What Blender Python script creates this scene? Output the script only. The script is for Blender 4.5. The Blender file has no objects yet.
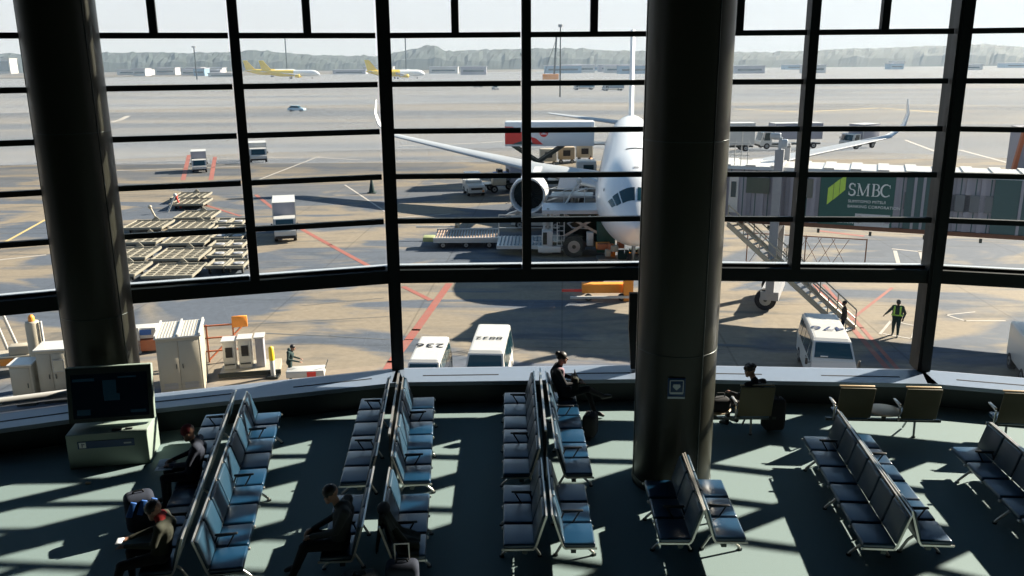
import bpy, bmesh, math, random
from mathutils import Vector, Matrix, noise as mnoise
random.seed(7)
C = bpy.context.scene.collection
SC = bpy.context.scene
PI = math.pi

# ---------------------------------------------------------------- camera, sky, sun, exposure
FPX, CX, CY, H = 867.0, 512.0, 288.0, 6.8           # focal length in pixels of the 1024x576 frame, camera height
_dn = Vector((23.0, 3252.0, FPX)).normalized()       # world "down" in camera axes (x right, y down, z forward)
_up = -_dn
_yy = (Vector((0, 0, 1)) - _up * _up.z).normalized()
_xx = _yy.cross(_up)
def _tow(v): return Vector((v.dot(_xx), v.dot(_yy), v.dot(_up)))
cam = bpy.data.objects.new('camera', bpy.data.cameras.new('camera')); C.objects.link(cam)
r_, u_, b_ = _tow(Vector((1, 0, 0))), _tow(Vector((0, -1, 0))), _tow(Vector((0, 0, -1)))
cam.matrix_world = Matrix(((r_.x, u_.x, b_.x, 0), (r_.y, u_.y, b_.y, 0), (r_.z, u_.z, b_.z, H), (0, 0, 0, 1)))
cam.data.sensor_width = 36; cam.data.lens = FPX * 36 / 1024
cam.data.clip_start = 0.1; cam.data.clip_end = 6000
SC.camera = cam
def ray(px, py): return _tow(Vector(((px - CX) / FPX, (py - CY) / FPX, 1.0)))
def G(px, py, z=-6.0):                               # point of the plane z seen at a pixel of the photograph
    d = ray(px, py); t = (z - H) / d.z
    return Vector((d.x * t, d.y * t, z))
def AT(px, py, Y):
    d = ray(px, py); t = Y / d.y
    return Vector((d.x * t, Y, H + d.z * t))

SUN_AZ, SUN_EL = math.radians(59), math.radians(29.3)
sd = Vector((math.sin(SUN_AZ) * math.cos(SUN_EL), math.cos(SUN_AZ) * math.cos(SUN_EL), math.sin(SUN_EL)))
sun = bpy.data.objects.new('sun', bpy.data.lights.new('sun', 'SUN')); C.objects.link(sun)
sun.location = (30, 20, 40); sun.rotation_euler = sd.to_track_quat('Z', 'Y').to_euler()
sun.data.energy = 17.5; sun.data.angle = math.radians(0.55); sun.data.color = (1.0, 0.89, 0.74)

W = bpy.data.worlds.new('sky'); SC.world = W; W.use_nodes = True
wn = W.node_tree; wn.nodes.clear()
tc = wn.nodes.new('ShaderNodeTexCoord'); sp = wn.nodes.new('ShaderNodeSeparateXYZ')
rp = wn.nodes.new('ShaderNodeValToRGB'); bg = wn.nodes.new('ShaderNodeBackground'); wo = wn.nodes.new('ShaderNodeOutputWorld')
nz = wn.nodes.new('ShaderNodeTexNoise'); mpn = wn.nodes.new('ShaderNodeMapping'); mx = wn.nodes.new('ShaderNodeMixRGB')
wn.links.new(tc.outputs['Generated'], sp.inputs[0]); wn.links.new(sp.outputs['Z'], rp.inputs[0])
wn.links.new(tc.outputs['Generated'], mpn.inputs[0]); mpn.inputs['Scale'].default_value = (2, 2, 14)
wn.links.new(mpn.outputs[0], nz.inputs['Vector']); nz.inputs['Scale'].default_value = 2.5; nz.inputs['Detail'].default_value = 4
el = rp.color_ramp.elements
el[0].position = 0.0; el[0].color = (0.66, 0.69, 0.72, 1)
el[1].position = 1.0; el[1].color = (0.06, 0.16, 0.32, 1)
for p_, c_ in ((0.03, (0.68, 0.69, 0.72, 1)), (0.10, (0.66, 0.70, 0.77, 1)), (0.18, (0.46, 0.60, 0.74, 1)), (0.30, (0.24, 0.44, 0.66, 1)), (0.6, (0.07, 0.20, 0.40, 1))):
    e_ = el.new(p_); e_.color = c_
mx.blend_type = 'SCREEN'; wn.links.new(nz.outputs[0], mx.inputs[0]); wn.links.new(rp.outputs[0], mx.inputs[1])
mx.inputs[2].default_value = (0.10, 0.09, 0.08, 1)
wn.links.new(mx.outputs[0], bg.inputs[0]); bg.inputs[1].default_value = 1.0; wn.links.new(bg.outputs[0], wo.inputs[0])

SC.view_settings.view_transform = 'Standard'; SC.view_settings.look = 'None'
SC.view_settings.gamma = 1.0; SC.view_settings.use_curve_mapping = False; SC.view_settings.exposure = 0.0
SC.cycles.transparent_max_bounces = 24; SC.cycles.max_bounces = 6; SC.cycles.diffuse_bounces = 3
SC.cycles.use_denoising = True; SC.cycles.sample_clamp_indirect = 4.0
SC.cycles.caustics_reflective = False; SC.cycles.caustics_refractive = False

# ---------------------------------------------------------------- materials
MATS = {}
def mat(name, col, rough=0.6, metal=0.0, var=0.12, scale=6.0, bump=0.0, spec=0.5, coat=0.0, col2=None, stretch=(1, 1, 1)):
    if name in MATS: return MATS[name]
    m = bpy.data.materials.new(name); m.use_nodes = True; t = m.node_tree; b = t.nodes['Principled BSDF']
    b.inputs['Roughness'].default_value = rough; b.inputs['Metallic'].default_value = metal
    b.inputs['Specular IOR Level'].default_value = spec; b.inputs['Coat Weight'].default_value = coat
    tcn = t.nodes.new('ShaderNodeTexCoord'); mp = t.nodes.new('ShaderNodeMapping'); mp.inputs['Scale'].default_value = stretch
    n = t.nodes.new('ShaderNodeTexNoise'); n.inputs['Scale'].default_value = scale; n.inputs['Detail'].default_value = 3
    t.links.new(tcn.outputs['Object'], mp.inputs[0]); t.links.new(mp.outputs[0], n.inputs['Vector'])
    mix = t.nodes.new('ShaderNodeMixRGB'); t.links.new(n.outputs[0], mix.inputs[0])
    c2 = col2 if col2 else tuple(min(1, c * (1 + var)) for c in col)
    c1 = col if col2 else tuple(c * (1 - var) for c in col)
    mix.inputs[1].default_value = (*c1, 1); mix.inputs[2].default_value = (*c2, 1)
    t.links.new(mix.outputs[0], b.inputs['Base Color'])
    if bump:
        bp = t.nodes.new('ShaderNodeBump'); bp.inputs['Strength'].default_value = bump; bp.inputs['Distance'].default_value = 0.02
        t.links.new(n.outputs[0], bp.inputs['Height']); t.links.new(bp.outputs[0], b.inputs['Normal'])
    MATS[name] = m
    return m
frame_m = mat('dark frame metal', (0.007, 0.011, 0.012), 0.55, 0.0, 0.1, 6, 0, 0.25)
ledge_m = mat('pale ledge metal', (0.42, 0.47, 0.52), 0.4, 0.3, 0.06)
sill_m = mat('grey sill metal', (0.20, 0.25, 0.33), 0.35, 0.2, 0.05)
wall_m = mat('dark wall panel', (0.010, 0.022, 0.026), 0.5)
ceil_m = mat('dark ceiling', (0.012, 0.016, 0.018), 0.9)
slot_m = mat('black slot', (0.004, 0.005, 0.008), 0.9)
column_m = mat('bronze column cladding', (0.026, 0.027, 0.020), 0.36, 0.0, 0.06, 2.0, 0, 0.35)
leather_m = mat('blue black leather', (0.004, 0.038, 0.088), 0.30, 0.10, 0.04, 4, 0, 0.8, 0.22)
leather2_m = mat('blue black leather back', (0.004, 0.034, 0.066), 0.42, 0.05, 0.04, 4, 0, 0.6, 0.1)
chrome_m = mat('polished aluminium', (0.62, 0.60, 0.56), 0.30, 0.75, 0.05)
darkmetal_m = mat('dark satin metal', (0.05, 0.06, 0.06), 0.35, 0.8)
armpad_m = mat('black arm pad', (0.006, 0.007, 0.009), 0.4)
tan_m = mat('olive beige backrest shell', (0.10, 0.085, 0.045), 0.6, 0, 0.08)
wood_m = mat('pale wood table top', (0.55, 0.42, 0.26), 0.4, 0, 0.1, 4)
white_m = mat('white paint', (0.52, 0.52, 0.50), 0.35, 0, 0.04, 3, coat=0.2)
cream_m = mat('cream paint', (0.40, 0.36, 0.28), 0.5, 0, 0.05, 3)
planewhite_m = mat('white aircraft skin', (0.70, 0.73, 0.76), 0.3, 0, 0.03, 1.0, coat=0.3)
planegrey_m = mat('grey wing skin', (0.36, 0.39, 0.42), 0.4, 0.1, 0.05, 1.0)
yellow_m = mat('yellow aircraft paint', (0.80, 0.55, 0.015), 0.4)
steel_m = mat('bare steel', (0.32, 0.33, 0.33), 0.4, 0.7)
grey_m = mat('grey paint', (0.30, 0.31, 0.33), 0.5)
lilac_m = mat('lilac grey cladding', (0.30, 0.30, 0.345), 0.55, 0, 0.07, 3)
green_m = mat('deep green board', (0.010, 0.085, 0.080), 0.45)
darkteal_m = mat('dark teal cladding', (0.03, 0.09, 0.10), 0.4)
lime_m = mat('lime green mark', (0.45, 0.68, 0.10), 0.5)
orange_m = mat('orange paint', (0.85, 0.30, 0.04), 0.5)
rust_m = mat('red oxide paint', (0.45, 0.14, 0.06), 0.6)
red_m = mat('red paint', (0.70, 0.05, 0.04), 0.5)
black_m = mat('black plastic', (0.008, 0.008, 0.010), 0.5)
tyre_m = mat('tyre rubber', (0.015, 0.015, 0.017), 0.8)
carglass_m = mat('dark vehicle glass', (0.006, 0.035, 0.045), 0.08, 0, 0.1, 2, coat=0.5)
blue_m = mat('blue paint', (0.03, 0.12, 0.40), 0.5)
signblue_m = mat('dull blue sign', (0.012, 0.05, 0.15), 0.4)
kiosk_m = mat('pale green kiosk laminate', (0.26, 0.33, 0.29), 0.5, 0, 0.04)
skin_m = mat('skin', (0.28, 0.15, 0.10), 0.6, 0, 0.06)
hair_m = mat('black hair', (0.008, 0.006, 0.006), 0.5)
cloth_black_m = mat('black cloth', (0.010, 0.011, 0.014), 0.9)
cloth_navy_m = mat('navy cloth', (0.012, 0.018, 0.035), 0.9)
cloth_grey_m = mat('grey cloth', (0.035, 0.04, 0.042), 0.9)
cloth_olive_m = mat('olive cloth', (0.025, 0.028, 0.018), 0.9)
cloth_lilac_m = mat('dusty pink cloth', (0.30, 0.20, 0.24), 0.9)
cloth_red_m = mat('red cloth', (0.25, 0.012, 0.012), 0.9)
cloth_maroon_m = mat('dark maroon knit', (0.12, 0.012, 0.018), 0.95)
hivis_m = mat('hi vis yellow green', (0.50, 0.80, 0.12), 0.7)
worker_m = mat('dark green workwear', (0.012, 0.035, 0.035), 0.9)
paper_m = mat('white paper', (0.80, 0.82, 0.84), 0.7)
shoe_m = mat('black shoe leather', (0.008, 0.008, 0.008), 0.5)

def glass_mat():
    m = bpy.data.materials.new('window glass'); m.use_nodes = True; t = m.node_tree; t.nodes.clear()
    tr = t.nodes.new('ShaderNodeBsdfTransparent'); tr.inputs[0].default_value = (0.955, 0.965, 0.96, 1)
    gl = t.nodes.new('ShaderNodeBsdfGlossy'); gl.inputs['Roughness'].default_value = 0.02
    fr = t.nodes.new('ShaderNodeFresnel'); fr.inputs[0].default_value = 1.35
    mx_ = t.nodes.new('ShaderNodeMixShader'); o = t.nodes.new('ShaderNodeOutputMaterial')
    ge = t.nodes.new('ShaderNodeNewGeometry'); mt = t.nodes.new('ShaderNodeMath'); mt.operation = 'SUBTRACT'; mt.inputs[0].default_value = 1.0
    m2 = t.nodes.new('ShaderNodeMath'); m2.operation = 'MULTIPLY'
    t.links.new(ge.outputs['Backfacing'], mt.inputs[1]); t.links.new(mt.outputs[0], m2.inputs[0]); t.links.new(fr.outputs[0], m2.inputs[1])
    t.links.new(m2.outputs[0], mx_.inputs[0]); t.links.new(tr.outputs[0], mx_.inputs[1]); t.links.new(gl.outputs[0], mx_.inputs[2])
    t.links.new(mx_.outputs[0], o.inputs[0]); return m
glass_m = glass_mat()

def carpet_mat():
    m = bpy.data.materials.new('teal grey carpet'); m.use_nodes = True; t = m.node_tree; b = t.nodes['Principled BSDF']
    b.inputs['Roughness'].default_value = 0.75; b.inputs['Specular IOR Level'].default_value = 0.25
    tcn = t.nodes.new('ShaderNodeTexCoord')
    n1 = t.nodes.new('ShaderNodeTexNoise'); n1.inputs['Scale'].default_value = 60; n1.inputs['Detail'].default_value = 4
    n2 = t.nodes.new('ShaderNodeTexNoise'); n2.inputs['Scale'].default_value = 0.8; n2.inputs['Detail'].default_value = 3
    t.links.new(tcn.outputs['Object'], n1.inputs['Vector']); t.links.new(tcn.outputs['Object'], n2.inputs['Vector'])
    a = t.nodes.new('ShaderNodeMixRGB'); a.inputs[1].default_value = (0.148, 0.212, 0.218, 1); a.inputs[2].default_value = (0.190, 0.256, 0.258, 1)
    t.links.new(n1.outputs[0], a.inputs[0])
    c = t.nodes.new('ShaderNodeMixRGB'); c.blend_type = 'MULTIPLY'; c.inputs[0].default_value = 0.25
    t.links.new(a.outputs[0], c.inputs[1]); t.links.new(n2.outputs['Color'], c.inputs[2])
    t.links.new(a.outputs[0], b.inputs['Base Color'])
    bp = t.nodes.new('ShaderNodeBump'); bp.inputs['Strength'].default_value = 0.25; bp.inputs['Distance'].default_value = 0.01
    t.links.new(n1.outputs[0], bp.inputs['Height']); t.links.new(bp.outputs[0], b.inputs['Normal'])
    return m
carpet_m = carpet_mat()

def apron_mat():
    m = bpy.data.materials.new('stained concrete apron'); m.use_nodes = True; t = m.node_tree; b = t.nodes['Principled BSDF']
    b.inputs['Roughness'].default_value = 0.8; b.inputs['Specular IOR Level'].default_value = 0.3
    tcn = t.nodes.new('ShaderNodeTexCoord')
    def nz_(scale, st, det=4, dist=0.0):
        mp = t.nodes.new('ShaderNodeMapping'); mp.inputs['Scale'].default_value = st
        n = t.nodes.new('ShaderNodeTexNoise'); n.inputs['Scale'].default_value = scale; n.inputs['Detail'].default_value = det
        n.inputs['Distortion'].default_value = dist
        t.links.new(tcn.outputs['Object'], mp.inputs[0]); t.links.new(mp.outputs[0], n.inputs['Vector']); return n
    def ramp(src, a, bq, ca, cb):
        r = t.nodes.new('ShaderNodeValToRGB'); r.color_ramp.elements[0].position = a; r.color_ramp.elements[1].position = bq
        r.color_ramp.elements[0].color = (*ca, 1); r.color_ramp.elements[1].color = (*cb, 1)
        t.links.new(src, r.inputs[0]); return r
    def mixc(fac, c1, c2, mode='MIX', f=None):
        x = t.nodes.new('ShaderNodeMixRGB'); x.blend_type = mode
        if fac is not None: t.links.new(fac, x.inputs[0])
        else: x.inputs[0].default_value = f
        for k, c in ((1, c1), (2, c2)):
            if isinstance(c, tuple): x.inputs[k].default_value = (*c, 1)
            else: t.links.new(c, x.inputs[k])
        return x.outputs[0]
    big = nz_(0.075, (.7, 1.5, 1), 7, 1.6)
    f1 = ramp(big.outputs[0], 0.47, 0.54, (0, 0, 0), (1, 1, 1))
    near = mixc(f1.outputs[0], (0.225, 0.190, 0.142), (0.085, 0.102, 0.130))
    streak = nz_(1.0, (0.07, 0.30, 1), 6, 2.5)
    f2 = ramp(streak.outputs[0], 0.5, 0.75, (0, 0, 0), (0.75, 0.75, 0.75))
    near = mixc(f2.outputs[0], near, (0.050, 0.062, 0.078))
    wet = nz_(0.16, (0.5, 1.0, 1), 3, 2.0)
    f3 = ramp(wet.outputs[0], 0.58, 0.70, (0, 0, 0), (0.6, 0.6, 0.6))
    near = mixc(f3.outputs[0], near, (0.25, 0.21, 0.155))
    far = nz_(1.0, (0.006, 0.05, 1), 6, 1.2)
    f4 = ramp(far.outputs[0], 0.42, 0.58, (0.045, 0.048, 0.052), (0.175, 0.147, 0.105))
    sep = t.nodes.new('ShaderNodeSeparateXYZ'); t.links.new(tcn.outputs['Object'], sep.inputs[0])
    mr = t.nodes.new('ShaderNodeMapRange'); mr.inputs[1].default_value = 70; mr.inputs[2].default_value = 140
    t.links.new(sep.outputs['Y'], mr.inputs[0])
    allc = mixc(mr.outputs[0], near, f4.outputs[0])
    # concrete slab joints
    br = t.nodes.new('ShaderNodeTexBrick'); br.offset = 0; br.inputs['Scale'].default_value = 1.0
    br.inputs['Brick Width'].default_value = 7.5; br.inputs['Row Height'].default_value = 7.5; br.inputs['Mortar Size'].default_value = 0.05
    br.inputs['Color1'].default_value = (1, 1, 1, 1); br.inputs['Color2'].default_value = (0.93, 0.94, 0.95, 1); br.inputs['Mortar'].default_value = (0.6, 0.6, 0.6, 1)
    mp = t.nodes.new('ShaderNodeMapping'); mp.inputs['Rotation'].default_value = (0, 0, 0.06)
    t.links.new(tcn.outputs['Object'], mp.inputs[0]); t.links.new(mp.outputs[0], br.inputs['Vector'])
    allc = mixc(None, allc, br.outputs['Color'], 'MULTIPLY', 0.7)
    fine = nz_(3.0, (1, 1, 1), 5)
    f5 = ramp(fine.outputs[0], 0.3, 0.7, (0.88, 0.88, 0.88), (1.08, 1.08, 1.08))
    allc = mixc(None, allc, f5.outputs[0], 'MULTIPLY', 1.0)
    t.links.new(allc, b.inputs['Base Color'])
    return m
apron_m = apron_mat()

# ---------------------------------------------------------------- mesh helpers
class MB:
    def __init__(s, M=None):
        s.v, s.f, s.mi, s.sm, s.mats, s.M = [], [], [], [], [], (M or Matrix())
    def _m(s, m):
        if m not in s.mats: s.mats.append(m)
        return s.mats.index(m)
    def add(s, vs, fs, m, smooth=False, M=None):
        T = s.M @ M if M is not None else s.M
        k = len(s.v); s.v += [T @ Vector(p) for p in vs]; mi = s._m(m)
        for f in fs: s.f.append([i + k for i in f]); s.mi.append(mi); s.sm.append(smooth)
        return s
    def box(s, c, d, m, rz=0.0, M=None):
        x, y, z = d[0] / 2, d[1] / 2, d[2] / 2
        T = Matrix.Translation(c) @ Matrix.Rotation(rz, 4, 'Z')
        if M is not None: T = T @ M
        vs = [(-x, -y, -z), (x, -y, -z), (x, y, -z), (-x, y, -z), (-x, -y, z), (x, -y, z), (x, y, z), (-x, y, z)]
        return s.add(vs, [(0, 3, 2, 1), (4, 5, 6, 7), (0, 1, 5, 4), (1, 2, 6, 5), (2, 3, 7, 6), (3, 0, 4, 7)], m, False, T)
    def rbox(s, c, d, m, r=0.02, seg=3, M=None, rz=0.0):
        bm = bmesh.new(); bmesh.ops.create_cube(bm, size=1.0)
        bmesh.ops.scale(bm, vec=d, verts=bm.verts)
        bmesh.ops.bevel(bm, geom=list(bm.edges) + list(bm.verts), offset=min(r, min(d) * 0.49), segments=seg, affect='EDGES', profile=0.5)
        bm.verts.index_update()
        vs = [v.co.copy() for v in bm.verts]; fs = [[v.index for v in f.verts] for f in bm.faces]; bm.free()
        T = Matrix.Translation(c) @ Matrix.Rotation(rz, 4, 'Z')
        if M is not None: T = T @ M
        return s.add(vs, fs, m, True, T)
    def bar(s, a, b, w, h, m):                       # rectangular bar between two points, h roughly vertical
        a, b = Vector(a), Vector(b); d = b - a; L = d.length
        if L < 1e-6: return s
        q = d.to_track_quat('X', 'Z').to_matrix().to_4x4()
        T = Matrix.Translation((a + b) / 2) @ q
        return s.box((0, 0, 0), (L, w, h), m, 0, None) if False else s._bx(T, (L, w, h), m)
    def _bx(s, T, d, m):
        x, y, z = d[0] / 2, d[1] / 2, d[2] / 2
        vs = [(-x, -y, -z), (x, -y, -z), (x, y, -z), (-x, y, -z), (-x, -y, z), (x, -y, z), (x, y, z), (-x, y, z)]
        return s.add(vs, [(0, 3, 2, 1), (4, 5, 6, 7), (0, 1, 5, 4), (1, 2, 6, 5), (2, 3, 7, 6), (3, 0, 4, 7)], m, False, T)
    def cyl(s, a, b, r0, m, r1=None, n=12, smooth=True, caps=True):
        a, b = Vector(a), Vector(b); r1 = r0 if r1 is None else r1
        q = (b - a).to_track_quat('Z', 'Y').to_matrix()
        vs = []
        for c, r in ((a, r0), (b, r1)):
            for i in range(n):
                t = 2 * PI * i / n; vs.append(c + q @ Vector((r * math.cos(t), r * math.sin(t), 0)))
        fs = [(i, (i + 1) % n, n + (i + 1) % n, n + i) for i in range(n)]
        s.add(vs, fs, m, smooth)
        if caps:
            k = len(s.v); s.add(vs, [tuple(reversed(range(n))), tuple(range(n, 2 * n))], m, False)
        return s
    def tube(s, pts, r, m, n=8):
        for a, b in zip(pts[:-1], pts[1:]): s.cyl(a, b, r, m, n=n)
        for p in pts[1:-1]: s.ball(p, (r, r, r), m, 8, 5)
        return s
    def ball(s, c, rad, m, nu=14, nv=9, M=None):
        vs, fs = [], []
        for j in range(nv + 1):
            ph = PI * j / nv
            for i in range(nu):
                th = 2 * PI * i / nu
                vs.append((rad[0] * math.sin(ph) * math.cos(th), rad[1] * math.sin(ph) * math.sin(th), rad[2] * math.cos(ph)))
        for j in range(nv):
            for i in range(nu):
                fs.append((j * nu + i, (j + 1) * nu + i, (j + 1) * nu + (i + 1) % nu, j * nu + (i + 1) % nu))
        T = Matrix.Translation(c)
        if M is not None: T = T @ M
        return s.add(vs, fs, m, True, T)
    def loft(s, rings, m, closed=True, caps=True, smooth=True):
        n = len(rings[0]); vs = [p for r in rings for p in r]; fs = []
        for j in range(len(rings) - 1):
            for i in range(n if closed else n - 1):
                fs.append((j * n + i, j * n + (i + 1) % n, (j + 1) * n + (i + 1) % n, (j + 1) * n + i))
        s.add(vs, fs, m, smooth)
        if caps: s.add(vs, [tuple(reversed(range(n))), tuple(range((len(rings) - 1) * n, len(rings) * n))], m, False)
        return s
    def prism(s, prof, a, b, m, axis='X'):           # 2D profile (p,q) extruded along an axis from a to b
        if axis == 'X': R = [[(t, p, q) for p, q in prof] for t in (a, b)]
        elif axis == 'Y': R = [[(p, t, q) for p, q in prof] for t in (a, b)]
        else: R = [[(p, q, t) for p, q in prof] for t in (a, b)]
        return s.loft(R, m, True, True, False)
    def lathe(s, prof, m, n=20, c=(0, 0, 0)):
        R = [[(c[0] + r * math.cos(2 * PI * i / n), c[1] + r * math.sin(2 * PI * i / n), c[2] + z) for i in range(n)] for r, z in prof]
        return s.loft(R, m)
    def wheel(s, c, r, w, rim=None, axis=(1, 0, 0)):
        c, ax = Vector(c), Vector(axis).normalized()
        s.cyl(c - ax * w / 2, c + ax * w / 2, r, tyre_m, n=20, smooth=True)
        s.cyl(c - ax * (w / 2 + .01), c + ax * (w / 2 + .01), r * 0.55, rim or steel_m, n=16)
        s.cyl(c - ax * (w / 2 + .03), c + ax * (w / 2 + .03), r * 0.18, darkmetal_m, n=8)
        return s
    def build(s, name, parent=None, fix=True):
        me = bpy.data.meshes.new(name); me.from_pydata([tuple(v) for v in s.v], [], s.f)
        for m in s.mats: me.materials.append(m)
        me.polygons.foreach_set('material_index', s.mi); me.polygons.foreach_set('use_smooth', s.sm)
        if fix:
            bm = bmesh.new(); bm.from_mesh(me); bmesh.ops.recalc_face_normals(bm, faces=bm.faces); bm.to_mesh(me); bm.free()
        me.update()
        o = bpy.data.objects.new(name, me); C.objects.link(o)
        if parent is not None: o.parent = parent
        return o
def tag(o, label=None, cat=None, group=None, kind=None):
    if label: o['label'] = label
    if cat: o['category'] = cat
    if group: o['group'] = group
    if kind: o['kind'] = kind
    return o
def thing(name, label, cat, loc=(0, 0, 0), rz=0.0, group=None, scale=1.0):
    o = bpy.data.objects.new(name, None); C.objects.link(o); o.empty_display_size = 0.2
    o.location = loc; o.rotation_euler = (0, 0, rz); o.scale = (scale,) * 3
    return tag(o, label, cat, group)
def struct(mb, name, parent=None, label=None):
    o = mb.build(name, parent)
    if parent is None: o['kind'] = 'structure'
    if label: o['label'] = label
    return o
def share(src, name, parent, M=None):
    o = bpy.data.objects.new(name, src.data if hasattr(src, 'data') else src); C.objects.link(o); o.parent = parent
    if M is not None: o.matrix_local = M
    return o
def text_mesh(s, size, m, name='lettering', parent=None, M=None, depth=0.01, align='CENTER', sx=1.0):
    cu = bpy.data.curves.new(name, 'FONT'); cu.body = s; cu.size = size; cu.extrude = depth; cu.align_x = align; cu.align_y = 'CENTER'
    cu.resolution_u = 3
    o = bpy.data.objects.new(name, cu); C.objects.link(o)
    dg = bpy.context.evaluated_depsgraph_get(); me = bpy.data.meshes.new_from_object(o.evaluated_get(dg))
    bpy.data.objects.remove(o); me.materials.clear(); me.materials.append(m)
    T = (M or Matrix()) @ Matrix.Diagonal((sx, 1, 1, 1)); me.transform(T)
    o = bpy.data.objects.new(name, me); C.objects.link(o)
    if parent is not None: o.parent = parent
    return o
def RX(a): return Matrix.Rotation(a, 4, 'X')
def RY(a): return Matrix.Rotation(a, 4, 'Y')
def RZ(a): return Matrix.Rotation(a, 4, 'Z')
def TR(x, y, z): return Matrix.Translation((x, y, z))

# ================================================================= THE BUILDING
V = [(-21.6, 7.6), (-17.4, 11.0), (-12.66, 13.65), (-7.64, 15.59), (-2.42, 17.12), (2.98, 17.22), (8.44, 16.82), (13.62, 15.35), (18.4, 12.9), (22.6, 9.5)]
CEIL = 11.2
TZ = [3.61, 4.51, 5.40, 6.30, 7.21, 8.19, 9.11, 10.03]
def facet(i):
    a, b = Vector((*V[i], 0)), Vector((*V[i + 1], 0)); u = (b - a).normalized(); n = Vector((-u.y, u.x, 0))
    M = Matrix(((u.x, n.x, 0, a.x), (u.y, n.y, 0, a.y), (0, 0, 1, 0), (0, 0, 0, 1)))
    return M, (b - a).length
# floor polygon follows the wall line
mb = MB(); pts = [(x, y + 0.3) for x, y in V]
poly = [(-22.5, -7), (22.6, -7)] + list(reversed(pts)) + [(-22.5, 7.6)]
n_ = len(poly)
mb.add([(x, y, 0) for x, y in poly] + [(x, y, -0.4) for x, y in poly],
       [tuple(range(n_)), tuple(reversed(range(n_, 2 * n_)))] + [(i, i + n_, (i + 1) % n_ + n_, (i + 1) % n_) for i in range(n_)], carpet_m)
struct(mb, 'floor')
mb = MB(); mb.add([(x, y * 1.0, CEIL) for x, y in poly] + [(x, y, CEIL + 0.3) for x, y in poly],
       [tuple(reversed(range(n_))), tuple(range(n_, 2 * n_))] + [(i, i + n_, (i + 1) % n_ + n_, (i + 1) % n_) for i in range(n_)], ceil_m)
struct(mb, 'ceiling')
struct(MB().box((0, -7.1, 5.5), (45.2, 0.2, 11.4), wall_m), 'wall_back')
struct(MB().box((-22.5, 0.4, 5.5), (0.2, 15, 11.4), wall_m), 'wall_left')
struct(MB().box((22.7, 1.3, 5.5), (0.2, 16.6, 11.4), wall_m), 'wall_right')
nw = 0
for i in range(len(V) - 1):
    M, L = facet(i)
    # knee wall, sill with slots
    b = MB(M); b.box((L / 2, -0.62, 0.22), (L + 0.16, 0.16, 0.44), wall_m); b.box((L / 2, 0.1, -3.0), (L, 0.9, 6.0), grey_m)
    struct(b, 'wall_front')
    b = MB(M)
    b.prism([(-0.78, 0.42), (-0.78, 0.50), (0.0, 0.50), (0.19, 0.45), (0.19, 0.38), (-0.74, 0.40)], -0.02, L + 0.02, sill_m, 'X')
    s = struct(b, 'trim_sill')
    for q in (0.25, 0.75):
        c = MB(M); c.box((L * q, -0.42, 0.5015), (1.55, 0.045, 0.006), slot_m); c.build('vent_slot', s)
    # beam with outer ledge
    b = MB(M); b.box((L / 2, 0.2, 2.485), (L + 0.05, 0.40, 0.27), frame_m)
    struct(b, 'trim_beam')
    b = MB(M); b.prism([(0.40, 2.40), (0.40, 2.62), (0.70, 2.60), (0.70, 2.40)], 0, L, ledge_m, 'X')
    struct(b, 'trim_ledge')
    # lower window of this facet
    nw += 1
    w = bpy.data.objects.new('window_%d' % nw, None); C.objects.link(w); w['kind'] = 'structure'
    c = MB(M); c.box((L / 2, 0.22, 2.33), (L - .2, 0.06, 0.05), frame_m); c.build('window_frame', w)
    c = MB(M); c.box((L / 2, 0.22, 1.43), (L - 0.2, 0.016, 1.76), glass_m); c.build('pane', w)
    # upper windows: two bays
    for k in (0, 1):
        nw += 1
        w = bpy.data.objects.new('window_%d' % nw, None); C.objects.link(w); w['kind'] = 'structure'
        x0, x1 = L * k / 2 + (0.12 if k == 0 else 0.08), L * (k + 1) / 2 - (0.08 if k == 0 else 0.12)
        for z in TZ:
            c = MB(M); c.box(((x0 + x1) / 2, 0.17, z), (x1 - x0, 0.12, 0.10), frame_m); c.build('transom', w)
        c = MB(M); c.box(((x0 + x1) / 2, 0.20, 2.65), (x1 - x0, 0.08, 0.05), frame_m); c.build('window_frame', w)
        c = MB(M); c.box(((x0 + x1) / 2, 0.17, (7.21 + CEIL) / 2), (0.14, 0.16, CEIL - 7.21), frame_m); c.build('mullion', w)
        c = MB(M); c.box(((x0 + x1) / 2, 0.2, (2.62 + CEIL) / 2), (x1 - x0, 0.016, CEIL - 2.62), glass_m); c.build('pane', w)
    # intermediate mullion
    c = MB(M); c.box((L / 2 + 0.03, 0.19, (2.6 + CEIL) / 2), (0.175, 0.38, CEIL - 2.6), frame_m); struct(c, 'trim_mullion')
    # main mullion at the facet joint
    if i > 0:
        M0, L0 = facet(i - 1)
        ax = (M.col[0].to_3d() + M0.col[0].to_3d()).normalized(); an = Vector((-ax.y, ax.x, 0))
        J = Matrix(((ax.x, an.x, 0, V[i][0]), (ax.y, an.y, 0, V[i][1]), (0, 0, 1, 0), (0, 0, 0, 1)))
        c = MB(J); c.box((0.02, 0.25, (CEIL + 0.45) / 2), (0.25, 0.62, CEIL - 0.45), frame_m)
        c.box((0, -0.07, (CEIL + 0.45) / 2), (0.10, 0.05, CEIL - 0.45), frame_m); struct(c, 'trim_main_mullion')
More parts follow.
